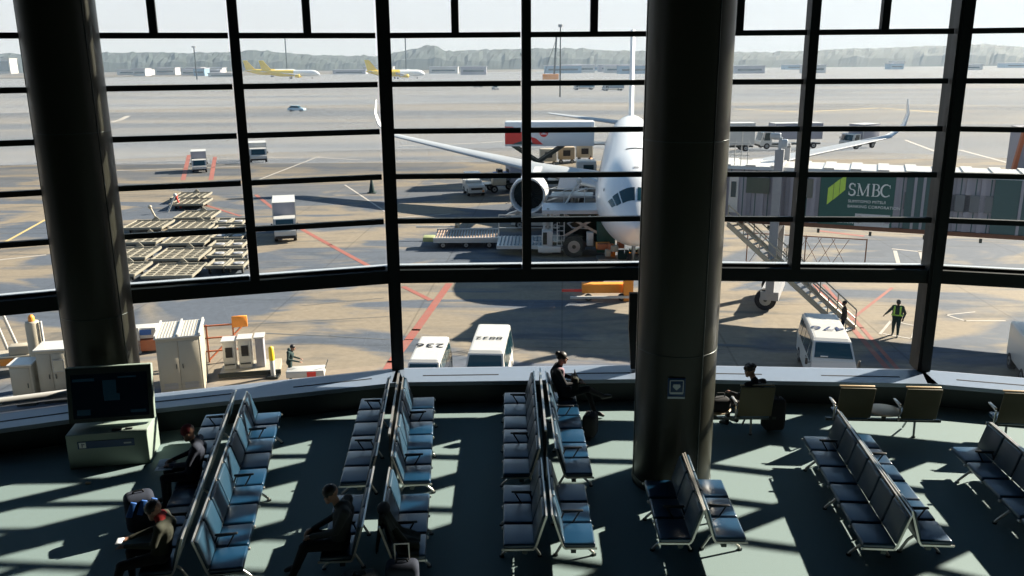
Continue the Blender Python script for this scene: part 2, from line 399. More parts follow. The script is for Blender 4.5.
# ---- the two round columns
def column(x, y, r, seam):
    b = MB(TR(x, y, 0)); prof = [(r, 0.0)]
    prof += [(r, CEIL)]
    b.lathe(prof, column_m, 72)
    o = struct(b, 'column')
    for a in seam:
        ca, sa = math.cos(a), math.sin(a)
        c = MB(TR(x, y, 0)); c.cyl((r * ca, r * sa, 0.05), (r * ca, r * sa, CEIL - 0.05), 0.012, darkmetal_m, n=6); c.build('cladding_seam', o)
    for z in (2.35, 5.6, 8.4):
        c = MB(TR(x, y, z)); c.lathe([(r - .01, -.008), (r + .004, -.008), (r + .004, .008), (r - .01, .008)], darkmetal_m, 48); c.build('joint_ring', o)
    c = MB(TR(x, y, 0)); c.lathe([(r + 0.012, 0.0), (r + 0.012, 0.12), (r - 0.01, 0.13)], darkmetal_m, 48); c.build('base_ring', o)
    return o
c2 = G(671.5, 481, 0)
col_r = column(c2.x, 13.12, 0.635, (math.radians(-175), math.radians(-62)))
tag(col_r, 'massive dark round column with a small blue sign, standing between the bench rows', 'column')
col_l = column(-7.60, 15.25, 0.61, (math.radians(-150), math.radians(-25)))
tag(col_l, 'massive dark round column behind the television stand, striped by sunlight', 'column')
# blue sign on the right column
sgn = thing('column_sign', 'small blue square sign mounted on the dark round column', 'sign', (c2.x - 0.10, 13.12 - 0.650, 1.86), math.radians(-2))
MB().rbox((0, 0, 0), (0.27, 0.012, 0.34), signblue_m, 0.004, 1).build('panel', sgn)
b = MB(); b.box((0, -0.009, 0.13), (0.20, 0.006, 0.014), ledge_m)
for sx in (-1, 1): b.box((0.10 * sx, -0.009, 0.03), (0.012, 0.006, 0.20), ledge_m)
b.box((0, -0.009, -0.075), (0.20, 0.006, 0.03), ledge_m); b.box((0, -0.009, -0.15), (0.26, 0.006, 0.03), ledge_m)
b.add([(-.05, -.012, .07), (.05, -.012, .07), (.06, -.012, .03), (0, -.012, -.03), (-.06, -.012, .03)], [(0, 1, 2, 3, 4)], ledge_m)
b.build('pictogram', sgn)
# dark tapered bracket with its grey box, against the main mullion left of the column
b = MB(TR(*AT(634, 340, 17.0).to_2d(), 0)); b.loft([[(-.05, -.05, .52), (.05, -.05, .52), (.05, .05, .52), (-.05, .05, .52)],
    [(-.12, -.06, 1.4), (.05, -.06, 1.4), (.05, .06, 1.4), (-.12, .06, 1.4)], [(-.12, -.06, 2.15), (.06, -.06, 2.15), (.06, .06, 2.15), (-.12, .06, 2.15)]], frame_m, smooth=False)
b.box((0.10, -0.02, 1.72), (0.12, 0.1, 0.26), ledge_m)
struct(b, 'trim_bracket')
# white hand rail on the outer ledge, far left
M, L = facet(2)
rl = MB(M); rl.cyl((-1.0, 0.45, 0.56), (L - .3, 0.45, 0.56), 0.09, white_m)
for q in (0.5, 1.9, 3.3): rl.cyl((q, 0.45, 0.2), (q, 0.45, 0.56), 0.025, white_m)
struct(rl, 'trim_rail')

# ================================================================= BENCHES
SP = 0.58
def cushion_mesh(w, d, t, r, m, crown=0.014):
    b = MB(); b.rbox((0, 0, 0), (w, d, t), m, r, 4)
    for k, v in enumerate(b.v):
        if v.z > 0: v.z += crown * max(0, 1 - (2 * v.x / w) ** 2) * max(0, 1 - (2 * v.y / d) ** 2)
    return b
def seat_proto():
    P = {}
    b = cushion_mesh(SP - 0.035, 0.44, 0.085, 0.03, leather_m)
    for v in b.v: v.y += 0.075; v.z += 0.405
    P['seat'] = b.build('seat_cushion')
    b = cushion_mesh(SP - 0.035, 0.43, 0.06, 0.025, leather2_m, 0.010)
    Mx = TR(0, -0.225, 0.70) @ RX(math.radians(90 + 14)) @ RY(0)
    # rotate so that the crown faces forward
    Mx = TR(0, -0.205, 0.655) @ RX(math.radians(-74))
    for k, v in enumerate(b.v): b.v[k] = Mx @ v
    P['back'] = b.build('backrest')
    b = MB()
    prof = [(-0.290, 0.875), (-0.155, 0.43), (-0.12, 0.375), (0.30, 0.375)]
    for sx in (-1, 1):
        x = sx * (SP / 2 - 0.011)
        for a, c in zip(prof[:-1], prof[1:]): b.bar((x, *a), (x, *c), 0.014, 0.026, chrome_m)
        b.cyl((x - 0.007, 0.30, 0.375), (x + 0.007, 0.30, 0.375), 0.017, chrome_m, n=8)
    b.bar((-SP / 2, -0.292, 0.878), (SP / 2, -0.292, 0.878), 0.022, 0.016, chrome_m)
    P['frame'] = b.build('seat_frame')
    b = MB()
    b.rbox((0, 0.02, 0.625), (0.045, 0.30, 0.028), armpad_m, 0.012, 2)
    b.tube([(0, -0.17, 0.42), (0, -0.10, 0.60), (0, 0.12, 0.61), (0, 0.0, 0.40)], 0.012, armpad_m)
    P['arm'] = b.build('armrest')
    b = MB()
    b.tube([(0, 0.0, 0.30), (0, 0.12, 0.22), (0, 0.30, 0.05), (0, 0.32, 0.02)], 0.02, chrome_m)
    b.tube([(0, 0.0, 0.30), (0, -0.12, 0.20), (0, -0.22, 0.02)], 0.02, chrome_m)
    b.cyl((0, 0.32, 0.0), (0, 0.32, 0.018), 0.035, darkmetal_m); b.cyl((0, -0.22, 0.0), (0, -0.22, 0.018), 0.035, darkmetal_m)
    b.box((0, 0, 0.30), (0.10, 0.09, 0.09), darkmetal_m)
    P['leg'] = b.build('leg')
    return P
PR = seat_proto(); PR_ME = {k: o.data for k, o in PR.items()}
for o in list(PR.values()): bpy.data.objects.remove(o)
def bench(label, far, near, n, side, arms, group=None):
    """far / near: ends of the front edge on the plan; side=+1 the seats face right (+x), -1 they face left"""
    far, near = Vector((*far, 0)), Vector((*near, 0))
    d = (near - far).normalized(); L = n * SP; near = far + d * L
    f = Vector((-d.y, d.x, 0))                      # d points at the camera (-y) so this is +x
    if side < 0: f = -f
    xa = -d if side < 0 else d                      # keep right-handed: x cross y = z
    xax = f.cross(Vector((0, 0, 1)))
    mid = (far + near) / 2 - f * 0.31
    t = thing('airport_bench', label, 'bench', mid, math.atan2(xax.y, xax.x), group)
    for k in range(n):
        x = (k + 0.5) * SP - L / 2
        o = share(PR_ME['seat'], 'seat_cushion', t, TR(x, 0, 0)); share(PR_ME['back'], 'backrest', t, TR(x, 0, 0)); share(PR_ME['frame'], 'seat_frame', t, TR(x, 0, 0))
    sgn_ = 1 if xax.dot(d) > 0 else -1
    for a in arms:                                   # arm after seat number a counted from the window
        share(PR_ME['arm'], 'armrest', t, TR(sgn_ * (a * SP - L / 2), 0, 0))
    MB().box((0, 0, 0.305), (L - 0.1, 0.07, 0.05), darkmetal_m).build('beam', t)
    for x in ([-L / 2 + 0.45, L / 2 - 0.45] + ([0] if n > 4 else [])): share(PR_ME['leg'], 'leg', t, TR(x, 0, 0))
    return t
def off(p, q, s): # unit-ish helper: scale along the row
    return (p[0] + (q[0] - p[0]) * s, p[1] + (q[1] - p[1]) * s)
B = {}
B['1R'] = bench('blue-black nine-seat bench in the leftmost row, facing right', (-4.31, 15.05), (-3.49, 9.9), 9, 1, (2, 5, 8))
B['1L'] = bench('dark bench beside the television stand, facing left, with the red-capped reader on it', (-5.71, 14.92), (-4.84, 9.8), 9, -1, (1, 4, 7))
B['2L'] = bench('six-seat bench nearest the window in the second row from left, facing left', (-2.95, 15.66), (-2.71, 12.22), 6, -1, (1, 4))
B['2R'] = bench('six-seat bench nearest the window in the second row from left, facing right', (-1.50, 15.72), (-1.27, 12.24), 6, 1, (2, 5))
B['2l'] = bench('three-seat bench at the near end of the second row, under the seated person in grey', (-2.69, 11.84), (-2.58, 10.1), 3, -1, (2,))
B['2r'] = bench('three-seat bench at the near end of the second row, facing right', (-1.25, 11.88), (-1.15, 10.14), 3, 1, (2,))
B['3L'] = bench('six-seat bench in the middle row by the window, facing left, all seats empty', (-0.19, 15.92), (-0.18, 12.42), 6, -1, (1, 4))
B['3R'] = bench('six-seat bench in the middle row with a person in the seat nearest the window', (1.24, 15.92), (1.27, 12.42), 6, 1, (2, 5))
B['3l'] = bench('three-seat bench at the near end of the middle row, facing left', (-0.175, 12.12), (-0.16, 10.38), 3, -1, (1,))
B['3r'] = bench('three-seat bench at the near end of the middle row, facing right', (1.12, 12.14), (1.12, 10.4), 3, 1, (2,))
B['4R'] = bench('three-seat bench in front of the round column, facing right', (3.25, 12.25), (3.19, 10.51), 3, 1, (2,))
B['4L'] = bench('three-seat bench in front of the round column, facing left, mostly in shade', (2.01, 12.25), (1.97, 10.51), 3, -1, (2,))
B['5R'] = bench('six-seat bench right of the column, facing right, back to the glossy left-facing seats', (6.20, 13.86), (5.94, 10.36), 6, 1, (2, 5))
B['5L'] = bench('six-seat bench right of the column, facing left towards it', (4.99, 13.82), (4.67, 10.32), 6, -1, (1,))
B['6L'] = bench('bench at the right edge of the picture, facing left', (7.32, 13.36), (7.10, 9.86), 6, -1, (1,))
B['6R'] = bench('bench at the right edge of the picture, facing right, hidden behind its twin', (8.55, 13.28), (8.33, 9.78), 6, 1, (2, 5))
# glossy divider rail between the upper benches of the middle row
r3 = thing('divider_rail', 'slim upright metal rail standing between the backs of the middle row', 'rail', (0.53, 14.4, 0))
b = MB(); b.box((0, 0, .955), (0.035, 2.9, 0.025), chrome_m); b.build('top_rail', r3)
b = MB(); b.box((0, 0, 0.60), (0.02, 2.8, 0.66), armpad_m); b.build('panel', r3)
for y in (-1.3, 1.3): MB().cyl((0, y, 0), (0, y, .94), 0.02, darkmetal_m).build('post', r3)
r2 = thing('divider_rail', 'slim upright metal rail between the backs of the second row from left', 'rail', (-2.09, 14.3, 0), math.radians(4))
for ch in list(r3.children): share(ch.data, ch.name.split('.')[0], r2)

# ---- the pale benches that face the window: beige shells, round table
def window_bench(label, x0, x1, y, rz, seats, tables, group=None):
    t = thing('window_bench', label, 'bench', ((x0 + x1) / 2, y, 0), rz)
    L = x1 - x0
    MB().box((0, 0.0, 0.33), (L, 0.07, 0.05), darkmetal_m).build('beam', t)
    for s in seats:
        x = s - (x0 + x1) / 2
        b = MB(); Mx = TR(x, -0.18, 0.72) @ RX(math.radians(13))
        b.rbox((0, 0, 0), (0.62, 0.035, 0.64), tan_m, 0.015, 3, Mx); b.rbox((0, 0, .325), (0.62, 0.04, 0.02), wood_m, 0.006, 2, Mx); b.build('backrest', t)
        b = cushion_mesh(0.56, 0.44, 0.08, 0.03, leather_m)
        for v in b.v: v.x += x; v.y += 0.10; v.z += 0.405
        b.build('seat_cushion', t)
        b = MB()
        for q in (-0.17, 0.17): b.bar((x + q, -0.02, 0.33), (x + q, -0.145, 0.56), 0.035, 0.02, steel_m)
        b.build('bracket', t)
        b = MB(); b.tube([(x - 0.33, -0.06, 0.34), (x - 0.33, -0.10, 0.62), (x - 0.33, 0.22, 0.64)], 0.016, chrome_m)
        b.rbox((x - 0.33, 0.08, 0.655), (0.05, 0.30, 0.03), chrome_m, 0.012, 2); b.build('armrest', t)
    for s in tables:
        x = s - (x0 + x1) / 2
        b = MB(); b.lathe([(0.001, 0.455), (0.235, 0.455), (0.25, 0.465), (0.25, 0.475), (0.235, 0.485), (0.001, 0.485)], wood_m, 28, (x, 0.03, 0))
        for k in range(len(b.v)): b.v[k].x = x + (b.v[k].x - x) * 1.2; b.v[k].y *= 1.2; b.v[k].z += .03
        b.build('table_top', t)
        MB().cyl((x, 0.0, 0.33), (x, 0.0, 0.455), 0.04, darkmetal_m).build('table_stem', t)
    for x in (-L / 2 + 0.35, L / 2 - 0.45):
        b = MB(); b.tube([(x, 0, 0.32), (x, -0.02, 0.02)], 0.022, steel_m); b.tube([(x, 0, 0.32), (x - 0.02, 0.25, 0.25), (x - 0.05, 0.38, 0.02)], 0.018, steel_m)
        b.cyl((x, -0.02, 0), (x, -0.02, 0.02), 0.035, darkmetal_m); b.build('leg', t)
    return t
window_bench('beige-backed pair of window seats with a pale round table between them', 5.75, 7.80, 14.72, math.radians(-4), (6.2, 7.36), (6.79,))
window_bench('beige-backed window seat beside the round column, with a dark-haired person on it', 3.25, 4.85, 14.85, 0.0, (4.42,), (3.72,))
window_bench('beige-backed window seat at the right edge of the picture', 8.55, 10.6, 14.38, math.radians(-7), (8.98,), ())

# ================================================================= TELEVISION STAND
kx = Vector((-6.33 + 7.63, 13.91 - 13.70, 0)); kang = math.atan2(kx.y, kx.x)
tv = thing('television_stand', 'pale green laminate stand with a dark flat television, left beside the column', 'television stand', (-6.97, 13.72, 0), kang)
b = MB(); b.rbox((0, 0.38, 0.31), (1.32, 0.76, 0.62), kiosk_m, 0.012, 2); b.build('cabinet', tv)
b = MB(); b.box((-0.02, -0.006, 0.43), (0.92, 0.012, 0.13), signblue_m)
pn = b.build('name_plate', tv)
b = MB(); b.box((-0.40, -0.015, 0.43), (0.11, 0.006, 0.10), paper_m)
b.box((-0.405, -0.02, 0.43), (0.012, 0.004, 0.07), signblue_m); b.box((-0.38, -0.02, 0.445), (0.03, 0.004, 0.012), signblue_m); b.build('logo', pn)
b = MB(); b.box((0.33, -0.014, 0.425), (0.12, 0.004, 0.025), ledge_m); b.build('lettering', pn)
Mx = TR(0.02, 0.42, 1.17) @ RX(math.radians(-10))
b = MB(); b.rbox((0, 0.05, 0), (1.42, 0.10, 0.98), kiosk_m, 0.015, 2, Mx); b.build('housing', tv)
b = MB(); b.add([(-.70, -.004, -.48), (.70, -.004, -.48), (.70, -.004, .48), (-.70, -.004, .48), (-.62, -.004, -.40), (.62, -.004, -.40), (.62, -.004, .36), (-.62, -.004, .36)],
      [(0, 1, 5, 4), (1, 2, 6, 5), (2, 3, 7, 6), (3, 0, 4, 7)], darkmetal_m, False, Mx); b.build('bezel', tv)
scr_m = mat('screen', (0.002, 0.003, 0.006), 0.15, 0, 0.3, 3.0, 0, 0.3, 0, (0.003, 0.006, 0.012))
sb = scr_m.node_tree.nodes['Principled BSDF']
sb.inputs['Emission Color'].default_value = (0.02, 0.07, 0.15, 1); sb.inputs['Emission Strength'].default_value = 0.006
b = MB(); b.box((0, -.002, -.02), (1.25, 0.012, 0.77), scr_m, 0, None)
for k in range(8): b.v[k] = Mx @ b.v[k]
so = b.build('screen', tv)
pic_m = mat('screen picture patch', (0.006, 0.02, 0.035), 0.2)
pb = pic_m.node_tree.nodes['Principled BSDF']; pb.inputs['Emission Color'].default_value = (0.03, 0.12, 0.2, 1); pb.inputs['Emission Strength'].default_value = 0.03
for c_, d_ in (((0.0, -.010, 0.12), (0.22, 0.004, 0.26)), ((0.03, -.013, -0.05), (0.26, 0.004, 0.12)), ((-0.42, -.010, 0.27), (0.36, 0.004, 0.05)), ((0.3, -.010, 0.29), (0.3, 0.004, 0.03)), ((-0.45, -.010, -0.30), (0.22, 0.004, 0.10)), ((0.45, -.010, -0.32), (0.26, 0.004, 0.05))):
    b = MB(); b.box(c_, d_, pic_m)
    for k in range(8): b.v[k] = Mx @ b.v[k]
    b.build('picture_patch', so)
b = MB(); b.rbox((0.15, 0.10, 0.632), (0.16, 0.07, 0.022), black_m, 0.006, 2); b.rbox((0.34, 0.12, 0.63), (0.12, 0.05, 0.018), black_m, 0.006, 2); b.build('control_box', tv)

# ================================================================= PEOPLE
def capsule_into(bm, a, b, ra, rb, n=12):
    a, b = Vector(a), Vector(b); d = b - a
    q = d.to_track_quat('Z', 'Y').to_matrix() if d.length > 1e-6 else Matrix.Identity(3)
    rings = []
    for k in range(4):
        t = PI / 2 * (1 - k / 4); rings.append((a, -math.sin(t) * ra, math.cos(t) * ra))
    rings = [(a, -math.sin(PI / 2 * (1 - k / 4)) * ra, math.cos(PI / 2 * (1 - k / 4)) * ra) for k in range(1, 5)]
    rings += [(b, math.sin(PI / 2 * k / 4) * rb, math.cos(PI / 2 * k / 4) * rb) for k in range(0, 4)]
    vr = []
    for c, h, r in rings:
        vr.append([bm.verts.new(c + q @ Vector((r * math.cos(2 * PI * i / n), r * math.sin(2 * PI * i / n), h))) for i in range(n)])
    p0 = bm.verts.new(a - q @ Vector((0, 0, ra))); p1 = bm.verts.new(b + q @ Vector((0, 0, rb)))
    for r1, r2 in zip(vr[:-1], vr[1:]):
        for i in range(n): bm.faces.new((r1[i], r1[(i + 1) % n], r2[(i + 1) % n], r2[i]))
    for i in range(n): bm.faces.new((p0, vr[0][(i + 1) % n], vr[0][i])); bm.faces.new((p1, vr[-1][i], vr[-1][(i + 1) % n]))
def body(name, segs, parent, voxel=0.016, smooth=4):
    """segs: (a, b, ra, rb, material) grown into one continuous skin"""
    bm = bmesh.new()
    for a, b, ra, rb, m in segs: capsule_into(bm, a, b, ra, rb)
    me = bpy.data.meshes.new(name); bm.to_mesh(me); bm.free()
    o = bpy.data.objects.new(name, me); C.objects.link(o)
    r = o.modifiers.new('r', 'REMESH'); r.mode = 'VOXEL'; r.voxel_size = voxel; r.use_smooth_shade = True
    s = o.modifiers.new('s', 'SMOOTH'); s.iterations = smooth; s.factor = 0.5
    bpy.context.view_layer.update()
    me2 = bpy.data.meshes.new_from_object(o.evaluated_get(bpy.context.evaluated_depsgraph_get()))
    bpy.data.objects.remove(o)
    mats = []
    for sg in segs:
        if sg[4] not in mats: mats.append(sg[4])
    me2.materials.clear()
    for m in mats: me2.materials.append(m)
    S = [(Vector(a), Vector(b) - Vector(a), ra, rb, mats.index(m)) for a, b, ra, rb, m in segs]
    mi = []
    for p in me2.polygons:
        c = p.center; best, bi = 1e9, 0
        for a, d, ra, rb, k in S:
            L2 = d.length_squared; t = 0 if L2 < 1e-9 else max(0, min(1, (c - a).dot(d) / L2))
            e = (c - a - d * t).length - (ra + (rb - ra) * t)
            if e < best: best, bi = e, k
        mi.append(bi)
    me2.polygons.foreach_set('material_index', mi); me2.polygons.foreach_set('use_smooth', [True] * len(mi)); me2.update()
    o = bpy.data.objects.new(name, me2); C.objects.link(o)
    if parent is not None: o.parent = parent
    return o
def hand_segs(w, d, m, side, curl=0.5, sc=1.0):
    """palm and five fingers from the wrist w pointing along d"""
    w, d = Vector(w), Vector(d).normalized()
    nrm = Vector((0, 0, 1)); lat = d.cross(nrm)
    if lat.length < 0.2: lat = Vector((1, 0, 0))
    lat = lat.normalized() * side; nrm = lat.cross(d).normalized()
    if nrm.z > 0: nrm = -nrm
    S = [(w, w + d * 0.07 * sc, 0.024 * sc, 0.030 * sc, m), (w + lat * .012 + d * .02, w + lat * .022 + d * 0.075 * sc, 0.018 * sc, 0.020 * sc, m), (w - lat * .012 + d * .02, w - lat * .022 + d * 0.07 * sc, 0.018 * sc, 0.018 * sc, m)]
    for k, (o_, l_) in enumerate(((0.032, 0.070), (0.011, 0.080), (-0.011, 0.074), (-0.032, 0.056))):
        p0 = w + d * 0.085 * sc + lat * o_ * sc; p1 = p0 + (d * (1 - curl * .3) + nrm * curl * .5).normalized() * l_ * .5 * sc
        p2 = p1 + (d * (1 - curl) + nrm * curl).normalized() * l_ * .5 * sc
        S += [(p0, p1, 0.0095 * sc, 0.009 * sc, m), (p1, p2, 0.009 * sc, 0.0075 * sc, m)]
    t0 = w + d * 0.03 * sc + lat * 0.026 * sc; t1 = t0 + (lat * .7 + d * .7).normalized() * 0.035 * sc; t2 = t1 + (lat * .25 + d + nrm * .2).normalized() * 0.03 * sc
    S += [(t0, t1, 0.012 * sc, 0.0105 * sc, m), (t1, t2, 0.0105 * sc, 0.009 * sc, m)]
    return S
def person(name, label, loc, rz, J, top, pants, shoes=None, hair=None, hairkind='short', group=None, skin=None, w=1.0, extra=()):
    t = thing(name, label, 'person', loc, rz, group)
    sk = skin or skin_m; sh = shoes or shoe_m
    V_ = {k: Vector(v) for k, v in J.items()}
    pel, che, nek, hd = V_['pelvis'], V_['chest'], V_['neck'], V_['head']
    fwd = Vector(J.get('face', (0, 1, -0.2))).normalized()
    S = []
    ab = (pel + che) / 2
    S += [(pel + Vector((-.07, 0, 0)), pel + Vector((.07, 0, 0)), .125 * w, .125 * w, pants)]
    for q in (-.07, .07):
        S += [(pel + Vector((q, 0, .05)), ab + Vector((q * 1.0, 0, 0)), .115 * w, .11 * w, top), (ab + Vector((q, 0, 0)), che + Vector((q * 1.3, 0, 0)), .11 * w, .125 * w, top)]
    for s_, sd_ in ((-1, 'l'), (1, 'r')):
        sh_ = V_['sh' + sd_]; e_ = V_['el' + sd_]; w_ = V_['ha' + sd_]; hp = pel + Vector((.09 * s_, 0.02, -.02)); kn = V_['kn' + sd_]; an = V_['an' + sd_]; to = V_['to' + sd_]
        S += [(che + Vector((.05 * s_, 0, .08)), sh_, .085 * w, .068 * w, top), (sh_, e_, .060 * w, .048 * w, top), (e_, w_, .046 * w, .032 * w, top)]
        S += hand_segs(w_ + (w_ - e_).normalized() * .015, J.get('hd' + sd_, w_ - e_), sk, 1 if s_ > 0 else -1, 0.55)
        S += [(hp, kn, .090 * w, .066 * w, pants), (kn, an, .062 * w, .042 * w, pants), (an + Vector((0, 0, -.02)), an * .5 + to * .5, .046, .045, sh), (an * .5 + to * .5, to, .045, .034, sh)]
    S += [(nek - Vector((0, 0, .06)), nek + (hd - nek) * .5, .060, .052, sk)]
    S += [(che + Vector((0, -.01, .10)), nek - Vector((0, 0, .03)), .09 * w, .07, top)]
    S += [(hd + Vector((0, 0, .03)) - fwd * .02, hd - Vector((0, 0, .03)) + fwd * .008, .092, .078, sk), (hd - Vector((0, 0, .055)) + fwd * .035, hd - Vector((0, 0, .085)) + fwd * .045, .048, .036, sk)]
    side = fwd.cross(Vector((0, 0, 1))).normalized(); upv = side.cross(fwd)
    S += [(hd + fwd * .085 + upv * .012, hd + fwd * .108 - upv * .020, .010, .014, sk)]
    for q in (-1, 1): S += [(hd + side * .088 * q + upv * .01 - fwd * .01, hd + side * .092 * q - upv * .025 - fwd * .005, .014, .012, sk)]
    S += [(a, b, ra, rb, m) for a, b, ra, rb, m in extra]
    body('body', S, t, 0.0135, 3)
    b = MB()
    for q in (-1, 1): b.ball(hd + fwd * .079 + side * .032 * q + upv * .012, (.011, .011, .009), slot_m, 8, 6)
    b.ball(hd + fwd * .083 - upv * .048, (.022, .012, .006), cloth_maroon_m, 8, 6); b.build('face', t)
    hm = hair or hair_m; b = MB()
    R_ = Matrix((side, fwd, upv)).transposed().to_4x4()
    b.ball(hd - fwd * .022 + upv * .040, (.100, .108, .090), hm, 18, 12, R_)
    if hairkind == 'long':
        b.ball(hd - fwd * .055 - upv * .04, (.098, .07, .12), hm, 16, 10, R_)
    if hairkind == 'bun':
        b.ball(hd - fwd * .10 + upv * .08, (.05, .05, .05), hm, 12, 8, R_)
    if hairkind == 'messy':
        for k in range(34):
            v = Vector((random.gauss(0, 1), random.gauss(0, 1), abs(random.gauss(0, 1)) + .1)).normalized()
            p = hd - fwd * .03 + upv * .035 + R_.to_3x3() @ Vector((v.x * .098, v.y * .10, v.z * .088)); b.ball(p, (.024, .024, .024), hm, 8, 6)
    if hairkind == 'cap':
        b.ball(hd + fwd * .09 + upv * .045, (.075, .07, .012), hm, 14, 8, R_)
    b.build('cap' if hairkind in ('cap', 'beanie') else 'hair', t)
    return t
def sit(**k):
    J = dict(pelvis=(0, 0, .56), chest=(0, -.10, .93), neck=(0, -.08, 1.12), head=(0, -.02, 1.25), face=(0, 1, -.35),
             shl=(-.19, -.10, 1.03), shr=(.19, -.10, 1.03), ell=(-.25, .02, .80), elr=(.25, .02, .80), hal=(-.12, .24, .70), har=(.12, .24, .70),
             knl=(-.12, .42, .54), knr=(.12, .42, .54), anl=(-.12, .44, .10), anr=(.12, .44, .10), tol=(-.13, .60, .04), tor=(.13, .60, .04))
    J.update(k); return J
def stand(**k):
    J = dict(pelvis=(0, 0, .95), chest=(0, .0, 1.30), neck=(0, .01, 1.50), head=(0, .04, 1.64), face=(0, 1, -.2),
             shl=(-.19, 0, 1.42), shr=(.19, 0, 1.42), ell=(-.27, -.02, 1.14), elr=(.27, -.02, 1.14), hal=(-.27, .08, .90), har=(.27, .08, .90),
             knl=(-.11, .03, .51), knr=(.11, .03, .51), anl=(-.12, 0, .10), anr=(.12, 0, .10), tol=(-.14, .15, .035), tor=(.14, .15, .035))
    J.update(k); return J
def on_bench(key, s):                                # plan point of the seat centre number s (from the window) and heading
    t = B[key]; return t
# seated by the window, middle row, facing right, leg crossed and bag on lap
pb_ = bpy.data.objects
def seat_at(bt, k, n, sgn_):
    L = n * SP; x = sgn_ * ((k - 0.5) * SP - L / 2)
    R3 = Matrix.Rotation(bt.rotation_euler.z, 3, 'Z')
    return Vector(bt.location) + R3 @ Vector((x, 0.04, 0)), bt.rotation_euler.z
p, rz = seat_at(B['3R'], 1, 6, 1)
pw = person('person', 'person in black with pink scarf, legs crossed, in the window-end seat of the middle row', p, rz,
       sit(knr=(.08, .47, .64), anr=(-.10, .78, .42), tor=(-.14, .93, .40), knl=(-.08, .46, .56), anl=(-.02, .62, .12), tol=(-.02, .78, .05), chest=(0, -.13, .92), hal=(-.10, .26, .78), har=(.12, .28, .78), face=(0.1, 1, -.1)),
       cloth_black_m, cloth_black_m, hair=hair_m, hairkind='bun')
MB().rbox((0, 0, 0), (0.14, 0.14, 0.20), cloth_lilac_m, 0.05, 4, TR(.15, -.06, 1.0)).build('scarf', pw)
bg_ = thing('handbag', 'olive-grey handbag held on the lap of the person by the window', 'bag', p + Matrix.Rotation(rz, 3, 'Z') @ Vector((0.02, .22, .63)), rz)
MB().rbox((0, 0, .13), (.30, .14, .26), cloth_olive_m, .05, 4).build('bag_body', bg_)
MB().tube([(-.09, 0, .25), (-.06, 0, .36), (.06, 0, .36), (.09, 0, .25)], .010, armpad_m).build('strap', bg_)
# person at the beige window seat, seen from behind
person('person', 'dark-haired person on the beige-backed window seat beside the column', (4.36, 14.86, 0), math.radians(28),
       sit(face=(-.3, 1, -.5), head=(-.02, .04, 1.24), hal=(-.20, .30, .76)), cloth_black_m, cloth_black_m, hairkind='messy')
hb = thing('handbag', 'round black bag on the window table beside the column', 'bag', (3.78, 14.80, 0.487), 0.2)
MB().rbox((0, 0, .14), (.40, .26, .27), cloth_black_m, .09, 4).build('bag_body', hb)
MB().tube([(-.10, 0, .26), (-.05, 0, .36), (.08, 0, .35), (.12, 0, .25)], .010, cloth_grey_m).build('strap', hb)
# reader with red cap in the leftmost row
p, rz = seat_at(B['1L'], 5, 9, -1)
rd = person('person', 'person in dark clothes with dark red knit cap, reading, in the leftmost row', p, rz,
       sit(head=(0, .02, 1.22), neck=(0, -.06, 1.11), face=(0, 1, -1.0), chest=(0, -.10, .93), hal=(-.10, .30, .74), har=(.12, .30, .74)),
       cloth_navy_m, cloth_black_m, hair=cloth_maroon_m, hairkind='beanie')
Rr = Matrix.Rotation(rz, 3, 'Z')
pp = thing('magazine', 'white magazine open on the knees of the red-capped reader', 'magazine', p + Rr @ Vector((0.0, .40, .70)), rz)
b = MB(); b.rbox((-.10, 0, 0), (.20, .27, .008), paper_m, .003, 1, RY(math.radians(8))); b.rbox((.10, 0, 0), (.20, .27, .008), paper_m, .003, 1, RY(math.radians(-8))); b.build('pages', pp)
b = MB(); b.box((-.10, .04, .010), (.12, .10, .004), grey_m); b.box((.10, -.03, .010), (.12, .08, .004), grey_m); b.build('print', pp)
# white shopping bag behind the reader
# person with red scarf at the bottom left
p, rz = seat_at(B['1L'], 9, 9, -1)
person('person', 'person with a red collar bent over a phone, lower left of the picture', p, rz,
       sit(head=(0, .04, 1.17), neck=(0, -.04, 1.07), face=(0, 1, -1.0), chest=(0, -.08, .91), shl=(-.19, -.05, 1.0), shr=(.19, -.05, 1.0), hal=(-.10, .40, .74), har=(.12, .40, .74), knl=(-.2, .46, .52), anl=(-.26, .62, .10), tol=(-.28, .78, .04)),
       cloth_olive_m, cloth_black_m, hairkind='short', extra=[((-.05, -.04, 1.07), (.05, -.04, 1.07), .070, .070, cloth_red_m)])
Rr = Matrix.Rotation(rz, 3, 'Z')
ph = thing('smartphone', 'pale smartphone held by the person with the red collar', 'phone', p + Rr @ Vector((0.02, .50, .76)), rz)
MB().rbox((0, 0, 0), (.15, .09, .010), ledge_m, .004, 2).build('case', ph); MB().rbox((0, 0, .007), (.13, .075, .004), paper_m, .002, 1).build('screen', ph)
# seated person, lower second row left, facing left, leaning forward
p, rz = seat_at(B['2l'], 3, 3, -1)
person('person', 'person in grey leaning forward on the near three-seat bench of the second row', p, rz,
       sit(head=(0, .10, 1.22), neck=(0, .0, 1.09), chest=(0, -.06, .92), face=(0, 1, -.7), hal=(-.10, .36, .66), har=(.14, .38, .64), knl=(-.16, .46, .54), anl=(-.30, .66, .10), tol=(-.34, .82, .04), anr=(.1, .62, .10), tor=(.1, .78, .04)),
       cloth_grey_m, cloth_black_m, w=1.1)
